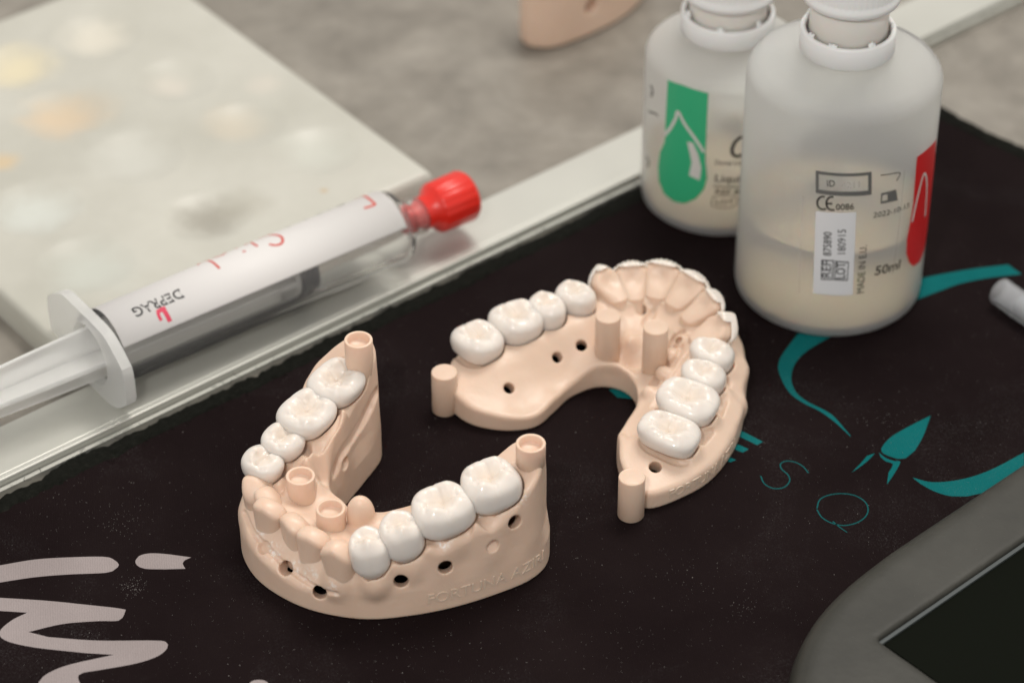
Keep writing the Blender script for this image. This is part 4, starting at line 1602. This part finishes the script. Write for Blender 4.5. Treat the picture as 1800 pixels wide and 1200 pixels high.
def bottle(name, label, c, R, zsh, zn, rn, zring, hring, zcap, liq, seed):
    r = np.random.default_rng(seed)
    t = empty(name, (c[0], c[1], 0), label, 'bottle', 'open squeeze bottles on the mat')
    w = 1.0
    outer = [(R - 2.2, 0.02), (R - .9, .25), (R - .25, 1.0), (R, 2.2), (R, zsh)]
    rc = 4.2
    for k in range(1, 8):
        a = k / 7 * math.radians(74)
        outer.append((R - rc + rc * math.cos(a), zsh + rc * math.sin(a) * .85))
    outer += [(rn + 1.2, zn - .6), (rn, zn), (rn, zring - .5)]
    inner = [(max(q - w, .1), max(z, 1.3) if i > 3 else 1.3) for i, (q, z) in enumerate(outer[4:])]
    inner = [(R - w, 2.4)] + [(q - w, z - (0 if i < 1 else .6)) for i, (q, z) in enumerate(outer[4:-1])] + [(rn - w, zring - .5)]
    prof = outer + inner[::-1] + [(R - w - .1, 1.6), (R - 2.4, 1.0)]
    V, F = lathe(prof, (c[0], c[1], 0), seg=112, closed=True)
    mesh_obj('bottle_body', V, F, M['frost'], t)
    V, F = lathe([(.05, 1.75), (R - 1.9, 1.75), (R - 1.5, 2.0), (R - 1.5, 2.7), (.05, 2.7)], (c[0], c[1], 0), seg=64)
    mesh_obj('bottle_bottom', V, F, M['base'], t)
    V, F = lathe([(.05, 1.7), (R - w - .35, 1.7), (R - w - .12, 2.6), (R - w - .12, liq - .05), (R - w - .12, liq + .35), (R - w - .5, liq + .05), (R - w - 1.4, liq), (.05, liq)], (c[0], c[1], 0), seg=96)
    mesh_obj('liquid', V, F, M['liquid'], t)
    # neck tube
    V, F = lathe([(rn - .2, zring - 1), (rn - .2, zcap + 3), (rn - 1.3, zcap + 3), (rn - 1.3, zring - 1)], (c[0], c[1], 0), seg=64, closed=True)
    mesh_obj('neck', V, F, M['neck'], t)
    # tamper ring with torn bridges
    ro = rn + 1.55; ri = rn + .45
    V, F = lathe([(ro - .15, zring), (ro, zring + .2), (ro, zring + hring - .35), (ro - .3, zring + hring), (ri + .2, zring + hring), (ri, zring + hring - .3), (ri, zring)], (c[0], c[1], 0), seg=96, closed=True)
    ringo = mesh_obj('tamper_ring', V, F, M['white_plastic'], t)
    for k in range(7):
        a0 = -1.9 + k * .9 + r.uniform(-.15, .15)
        hh = r.uniform(.8, 2.0); wd = r.uniform(.10, .22)
        V = []
        m_ = 5
        for q in range(m_ + 1):
            a = a0 + wd * (q / m_ - .5)
            top = zring + hring - .2 + hh * r.uniform(.3, 1.0)
            for rr, z in ((ri + .05, zring + hring - .4), (ri + .7, zring + hring - .4), (ri - .15, top), (ri + .35, top)):
                V.append((c[0] + rr * math.cos(a), c[1] + rr * math.sin(a), z))
        F = []
        for q in range(m_):
            b0 = q * 4
            F += [(b0 + 1, b0 + 5, b0 + 7, b0 + 3), (b0 + 4, b0, b0 + 2, b0 + 6), (b0 + 2, b0 + 3, b0 + 7, b0 + 6)]
        F += [(0, 1, 3, 2), (m_ * 4 + 1, m_ * 4, m_ * 4 + 2, m_ * 4 + 3)]
        mesh_obj('torn_bridge', V, F, M['white_plastic'], ringo)
    rp = lambda q: (lambda a: q + .16 * np.abs(np.sin(a * 24)))
    V, F = lathe([(ro - 1.2, zcap), (ro - .1, zcap), (ro + .25, zcap + .3), (ro + .25, zcap + 1.5), (ro - .1, zcap + 2.0), (rp(ro - .3), zcap + 2.6), (rp(ro - .4), zcap + 13), (ro - 1.2, zcap + 14), (.05, zcap + 14)], (c[0], c[1], 0), seg=192)
    mesh_obj('cap', V, F, M['white_plastic'], t)
    return t


class Wrap:
    """flat artwork traced on a bottle wall"""
    def __init__(s, t, c, R, z0=0):
        s.t, s.c, s.R = t, np.array([c[0], c[1], 0.0]), R + .03
        s.lvl = 0

    def inv(s, u, v):
        p = hit_cyl(u, v, s.c, (0, 0, 1), s.R) - s.c
        return math.atan2(p[1], p[0]) * s.R, p[2]

    def put(s, name, V2, F2, mat, lift=0.0, parent=None):
        a = V2[:, 0] / s.R
        n = np.stack([np.cos(a), np.sin(a), 0 * a], 1)
        P = s.c + n * (s.R + lift) + np.stack([0 * a, 0 * a, V2[:, 1]], 1)
        return solid_sheet(name, P, F2, n, .03, mat, parent or s.t)

    def poly(s, name, pix, mat, lift=0.0, parent=None, holes=()):
        loops = [[s.inv(u, v) for u, v in pix]] + [[s.inv(u, v) for u, v in h] for h in holes]
        V2, F2 = fill2d(loops, 1.2)
        return s.put(name, V2, F2, mat, lift, parent)

    def stroke(s, name, pix, w, mat, lift=0.0, parent=None):
        q = catmull([s.inv(u, v) for u, v in pix], .25)
        V2, F2 = ribbon_mesh(q, w)
        return s.put(name, V2, F2, mat, lift, parent)

    def text(s, name, txt, p0, p1, h, mat, bold=0.0, lift=0.0, parent=None):
        """text from photo pixel p0 to p1 (baseline), letter height h mm"""
        a = np.array(s.inv(*p0)); b = np.array(s.inv(*p1))
        V2, F2, w = text2d(txt, h * 1.4, bold)
        d = (b - a); L = np.linalg.norm(d); d = d / L
        e_ = np.array([-d[1], d[0]])
        k_ = L / w
        Q = a + np.outer(V2[:, 0] * k_, d) + np.outer(V2[:, 1], e_)
        return s.put(name, Q, F2, mat, lift, parent)


BC = (68.2, 20.6); BR = 20.1
big = bottle('large_bottle', 'large frosted plastic bottle with red drop print and white sticker', BC, BR, 53.5, 59.4, 8.2, 60.2, 4.8, 72.0, 21.5, 3)
W1 = Wrap(big, BC, BR)
# red drop on the right
W1.poly('red_drop', [(1612, 276), (1630, 262), (1645, 245), (1643, 300), (1640, 360), (1634, 400), (1624, 440), (1616, 460), (1606, 468), (1598, 462), (1593, 445), (1594, 420), (1599, 395), (1605, 360), (1609, 310)], M['redprint'])
W1.stroke('pale_outline', [(1603, 390), (1613, 345), (1624, 306), (1629, 325), (1626, 380)], .55, M['lightprint'], .03)
# certification block
fr_o = [(1434, 300), (1532, 302), (1532, 342), (1434, 339)]
fr_i = [(1439, 306), (1526, 308), (1526, 335), (1439, 333)]
W1.poly('id_frame', fr_o, M['greyink'], 0, None, [fr_i])
W1.text('printed_text', 'ID', (1453, 328), (1468, 328), 1.6, M['ink'])
W1.text('printed_text', '4211', (1479, 331), (1511, 329), 1.5, M['lightprint'])
W1.stroke('ce_mark', [(1450, 346), (1443, 346), (1437, 353), (1438, 363), (1445, 368), (1452, 367)], .42, M['ink'])
W1.stroke('ce_mark', [(1465, 346), (1458, 347), (1453, 354), (1454, 364), (1460, 369), (1467, 369)], .42, M['ink'])
W1.stroke('ce_mark', [(1453, 358), (1463, 358)], .42, M['ink'])
W1.text('printed_text', '0086', (1469, 369), (1501, 368), 1.5, M['ink'], .03)
stk = W1.poly('white_sticker', [(1434, 371), (1505, 373), (1499, 518), (1429, 515)], M['whiteprint'])
W1.text('sticker_text', '875890', (1461, 450), (1462, 408), 1.7, M['ink'], .02, .03, stk)
W1.text('sticker_text', '180915', (1486, 449), (1487, 403), 1.7, M['ink'], .0, .03, stk)
W1.text('sticker_text', 'REF', (1460, 489), (1461, 459), 1.9, M['ink'], .02, .03, stk)
W1.text('sticker_text', 'LOT', (1485, 490), (1486, 461), 1.9, M['ink'], .04, .03, stk)
W1.poly('sticker_box', [(1444, 456), (1466, 457), (1464, 492), (1443, 491)], M['ink'], .03, stk, [[(1445.5, 458), (1464, 459), (1462, 490), (1444.5, 489)]])
W1.poly('sticker_box', [(1468, 458), (1492, 460), (1490, 493), (1466, 492)], M['ink'], .03, stk, [[(1469.5, 460), (1490.5, 462), (1488.5, 491), (1468, 490)]])
W1.text('printed_text', 'MADE IN E.U.', (1518, 515), (1524, 431), 1.6, M['ink'])
W1.text('printed_text', '50ml', (1536, 484), (1581, 471), 2.3, M['ink'], .04)
W1.text('printed_text', '2022-10-13', (1534, 383), (1597, 365), 1.35, M['ink'], .0)
W1.poly('printed_date_icon', [(1549, 340), (1575, 333), (1578, 352), (1548, 358)], M['greyink'], 0, None, [[(1551, 343), (1560, 341), (1560, 352), (1550, 354)]])
W1.stroke('printed_hourglass', [(1548, 308), (1581, 304), (1576, 318)], .25, M['greyink'])
W1.stroke('film_edge', [(1412, 345), (1408, 430), (1405, 515)], .12, M['lightprint'])
W1.stroke('film_edge', [(1590, 300), (1580, 400), (1569, 482)], .12, M['lightprint'])

GC = (46.6, 54.2); GR = 17.6
sml = bottle('small_bottle', 'smaller frosted plastic bottle behind with green drop print', GC, GR, 37.0, 42.6, 8.6, 43.8, 4.6, 53.0, 13.0, 5)
W2 = Wrap(sml, GC, GR)
drop_r = [(1172, 140), (1190, 148), (1220, 156), (1244, 163), (1240, 282)]
W2.poly('green_drop', [(1174, 141), (1200, 150), (1245, 164), (1241, 250), (1240, 285), (1243, 312), (1238, 332), (1224, 349), (1204, 358), (1184, 354), (1167, 340), (1158, 318), (1157, 292), (1160, 268), (1168, 250)], M['green'])
W2.stroke('pale_outline', [(1166, 240), (1178, 226), (1187, 210), (1192, 197), (1203, 217), (1222, 244), (1238, 268)], .75, M['lightprint'], .03)
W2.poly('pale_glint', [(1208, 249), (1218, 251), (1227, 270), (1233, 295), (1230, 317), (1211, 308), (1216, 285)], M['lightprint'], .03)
W2.stroke('printed_letter', [(1304, 240), (1293, 249), (1287, 262), (1289, 272), (1298, 275), (1306, 270)], .75, M['ink'])
W2.text('printed_text', 'Dental Liquid', (1256, 289), (1316, 288), 1.2, M['greyink'], .02)
W2.text('printed_text', 'Liquid', (1255, 319), (1312, 319), 1.9, M['greyink'], .05)
W2.text('printed_text', 'REF 87', (1256, 340), (1308, 340), 1.2, M['ink'], .03)
W2.text('printed_text', 'LOT', (1257, 359), (1290, 359), 1.4, M['ink'], .02)
W2.stroke('printed_box', [(1254, 327), (1300, 328)], .3, M['ink'])
W2.stroke('printed_box', [(1254, 344), (1292, 345), (1290, 363), (1253, 362), (1254, 344)], .2, M['ink'])
W2.stroke('printed_mark', [(1144, 150), (1147, 160), (1145, 170)], .8, M['greyink'])
W2.stroke('printed_mark', [(1140, 196), (1152, 200), (1157, 205)], .4, M['greyink'])
W2.stroke('printed_mark', [(1136, 275), (1141, 285), (1138, 293)], .6, M['greyink'])

# ------------------------------------------------------------------ tablet at the lower right
M['tablet'] = None
m, nt, b = new_mat('dusty_grey_plastic')
n = noise(nt, 55, 6, .65)
r = ramp(nt, n.outputs['Fac'], [(.3, (.026, .0255, .021)), (.75, (.047, .0455, .038))])
nt.links.new(r.outputs[0], b.inputs['Base Color'])
b.inputs['Roughness'].default_value = .5
b.inputs['Specular IOR Level'].default_value = .3
n2 = noise(nt, 900, 3)
bump(nt, b, n2.outputs['Fac'], .2, .0002)
M['tablet'] = m
M['screen'] = plain('black_screen_glass', (.004, .005, .003), .5, Specular_IOR_Level=.02)
M['bezel'] = plain('clear_screen_edge', (.07, .08, .08), .2)
ZS = 7.0
tab = empty('tablet', (*un(1640, 1150, 0)[:2], 0), 'rounded grey tablet frame with black screen at the lower right corner', 'tablet')
cn = np.array(un(1543, 1122, ZS)[:2])
dx = np.array(un(1800, 946, ZS)[:2]) - cn; dx /= np.linalg.norm(dx)
dy = np.array([dx[1], -dx[0]])                        # towards the camera
inner = [cn, cn + dx * 150, cn + dx * 150 + dy * 100, cn + dy * 100]
op = [un(u, v, ZS)[:2] for u, v in ((1372, 1240), (1384, 1190), (1398, 1132), (1432, 1070), (1480, 1018), (1545, 966), (1600, 928), (1700, 862), (1800, 796))]
far = op[-1] + (op[-1] - op[-2]) / np.linalg.norm(op[-1] - op[-2]) * 110
outer = list(catmull(op, 1.5)) + [far, far + dy * 130, np.array(op[0]) + dy * 100 - dx * 0]
outer = [np.array(q) for q in outer]


def frame_slab(name, outer, inner, z0, z1, mat, parent, bev):
    V2, F2 = fill2d([outer, inner])
    V3 = np.c_[V2, np.full(len(V2), z0)]
    o = solid_sheet(name, V3, F2, (0, 0, 1), z1 - z0, mat, parent)
    bm = bmesh.new(); bm.from_mesh(o.data)
    bmesh.ops.recalc_face_normals(bm, faces=bm.faces)
    pass
    bm.to_mesh(o.data); bm.free()
    bevel(o, bev, 4, 50)
    return o


OP = np.array(outer)
g = Grid((OP[:, 0].min() - 2, -125, .1), (135, OP[:, 1].max() - 40, ZS + 1.5), .6)
x, y = np.meshgrid(g.ax[0].astype(float), g.ax[1].astype(float), indexing='ij')
po = poly_sdf(x, y, OP)[:, :, None]
pi_ = poly_sdf(x, y, np.array(inner))[:, :, None]
Z = g.ax[2][None, None, :]
f = smax(po + .10 * np.clip(Z - 2, 0, 9) , Z - ZS + .02 * np.clip(-po, 0, 8) * 0, 5.0)
f = smax(f, -pi_, .9)
f = np.maximum(f, .35 - Z)
edge_ = np.maximum(np.maximum(x - 133.5, -123.5 - y), y - (OP[:, 1].max() - 42))[:, :, None]
f = np.maximum(f, edge_)
g.f = np.ascontiguousarray(np.broadcast_to(f, g.f.shape), np.float32)
V, Q = g.mesh()
mesh_obj('frame', V, Q, M['tablet'], tab)
i2 = [cn + dx * .9 + dy * .9, cn + dx * 149 + dy * .9, cn + dx * 149 + dy * 99, cn + dx * .9 + dy * 99]
box_sheet('screen', [tuple(q) for q in i2], ZS - 3.0, ZS - 1.3, M['screen'], tab)
j1 = [cn + dx * .1 + dy * .1, cn + dx * 149.5 + dy * .1, cn + dx * 149.5 + dy * .85, cn + dx * .1 + dy * .85]
box_sheet('screen_edge', [tuple(q) for q in j1], ZS - 3, ZS - .9, M['bezel'], tab)
# dust on the frame
DV = []; DF = []
for i in range(150):
    u = rng.uniform(1400, 1800); v = rng.uniform(800, 1200)
    if i < 50:
        u = 1770 + rng.normal(0, 22); v = 838 + rng.normal(0, 10)
    p = un(u, v, ZS)
    q2 = p[:2]
    rr = rng.uniform(.04, .12)
    b0 = len(DV)
    if (q2 - cn) @ dy > -1.5 and (q2 - cn) @ dx > -1.5:
        continue
    if poly_sdf(np.array([q2[0]]), np.array([q2[1]]), np.array(outer))[0] > -6.0:
        continue
    for a in range(4):
        DV.append((p[0] + rr * math.cos(a * 1.57 + i), p[1] + rr * math.sin(a * 1.57 + i), ZS - .2))
    DV.append((p[0], p[1], ZS + .02 + rr * .6))
    DF += [(b0 + a, b0 + (a + 1) % 4, b0 + 4) for a in range(4)]
o = mesh_obj('lint', DV, DF, M['lint'], tab, False)
tagit(o, kind='stuff')

# ------------------------------------------------------------------ plastic tube on the right edge
q0 = un(1757, 511, 3.1); q1 = un(1800, 541, 3.1)
ax = q1 - q0; ax[2] = 0; ax /= np.linalg.norm(ax)
V, F = lathe([(2.9, 0), (3.05, .3), (3.05, 46), (2.1, 46), (2.1, .3), (2.3, 0)], q0, ax, 48, closed=True)
tb2 = empty('plastic_tube', (q0[0], q0[1], 0), 'open ended translucent plastic tube at the right edge of the mat', 'tube')
mesh_obj('tube_wall', V, F, clear_mat('smoky_tube_plastic', (.80, .82, .84), .25, .78, 1.15), tb2)
V, F = lathe([(1.9, 6), (2.0, 6.2), (2.0, 44), (1.9, 44.2)], q0, ax, 32)
mesh_obj('tube_core', V, F, plain('grey_core', (.35, .36, .37), .5), tb2)

# ------------------------------------------------------------------ third model at the top edge, partly out of frame
bp = [(2.8, 124), (3.2, 119.5), (6.0, 117.2), (11.7, 117.6), (20.9, 124.0), (29.0, 132.2), (34.0, 142), (35, 152), (30, 158), (24, 157), (21.5, 150), (17, 140), (9.5, 131.5)]
bp = [(x - .5, y + 2.0) for x, y in bp]
bpoly = catmull(bp, 1.0, True)
third = empty('jaw_model_piece', (18, 134, ZT), 'blurred beige resin jaw model on the table at the top edge', 'dental model')
g = Grid((bpoly[:, 0].min() - 2, bpoly[:, 1].min() - 2, -1), (bpoly[:, 0].max() + 2, bpoly[:, 1].max() + 2, 30), .5)
x, y = np.meshgrid(g.ax[0].astype(float), g.ax[1].astype(float), indexing='ij')
pd = poly_sdf(x, y, bpoly)
Z = g.ax[2][None, None, :]
zt = 22 + 1.2 * np.sin(x * .5 + y * .3)
f = smax(pd[:, :, None] + .05 * np.clip(Z - 10, 0, 30), Z - zt[:, :, None], 2.5)
f = smax(f, -Z + .02, 1.2)
g.f = np.ascontiguousarray(f, np.float32)
hp = np.array([26.0, 130.5, 11.5]) + np.array([-.5, 2.0, 0])
hp = un(1047, 14, ZT + 9.0); hp[2] -= ZT
sl, X, Y, Zb = g.around(hp, 7)
g.f[sl] = smax(g.f[sl], -cyl_sdf(X, Y, Zb, hp, (-.55, .8, -.2), 1.9, -6, 5), .5)
V, Q = g.mesh()
V[:, 2] += ZT
mesh_obj('base_body', V, Q, M['resin'], third, attr=np.zeros(len(V)))
for k, (tx, ty) in enumerate(((7.5, 126), (14.0, 131.5), (20.5, 138.5), (26, 147))):
    fr = Frame((tx, ty + 2, ZT + 27.5), (.7, .7), (.7, -.7))
    p = crown_params('molar' if k % 2 else 'premolar', 90 + k, .0, H=8.0)
    V, Q = crown_mesh(fr, lambda U, V, W: crown_sdf(p, U, V, W), (7.2, 7.2, 3.2, 9.4), .35)
    mesh_obj('tooth', V, Q, M['resin'], third)
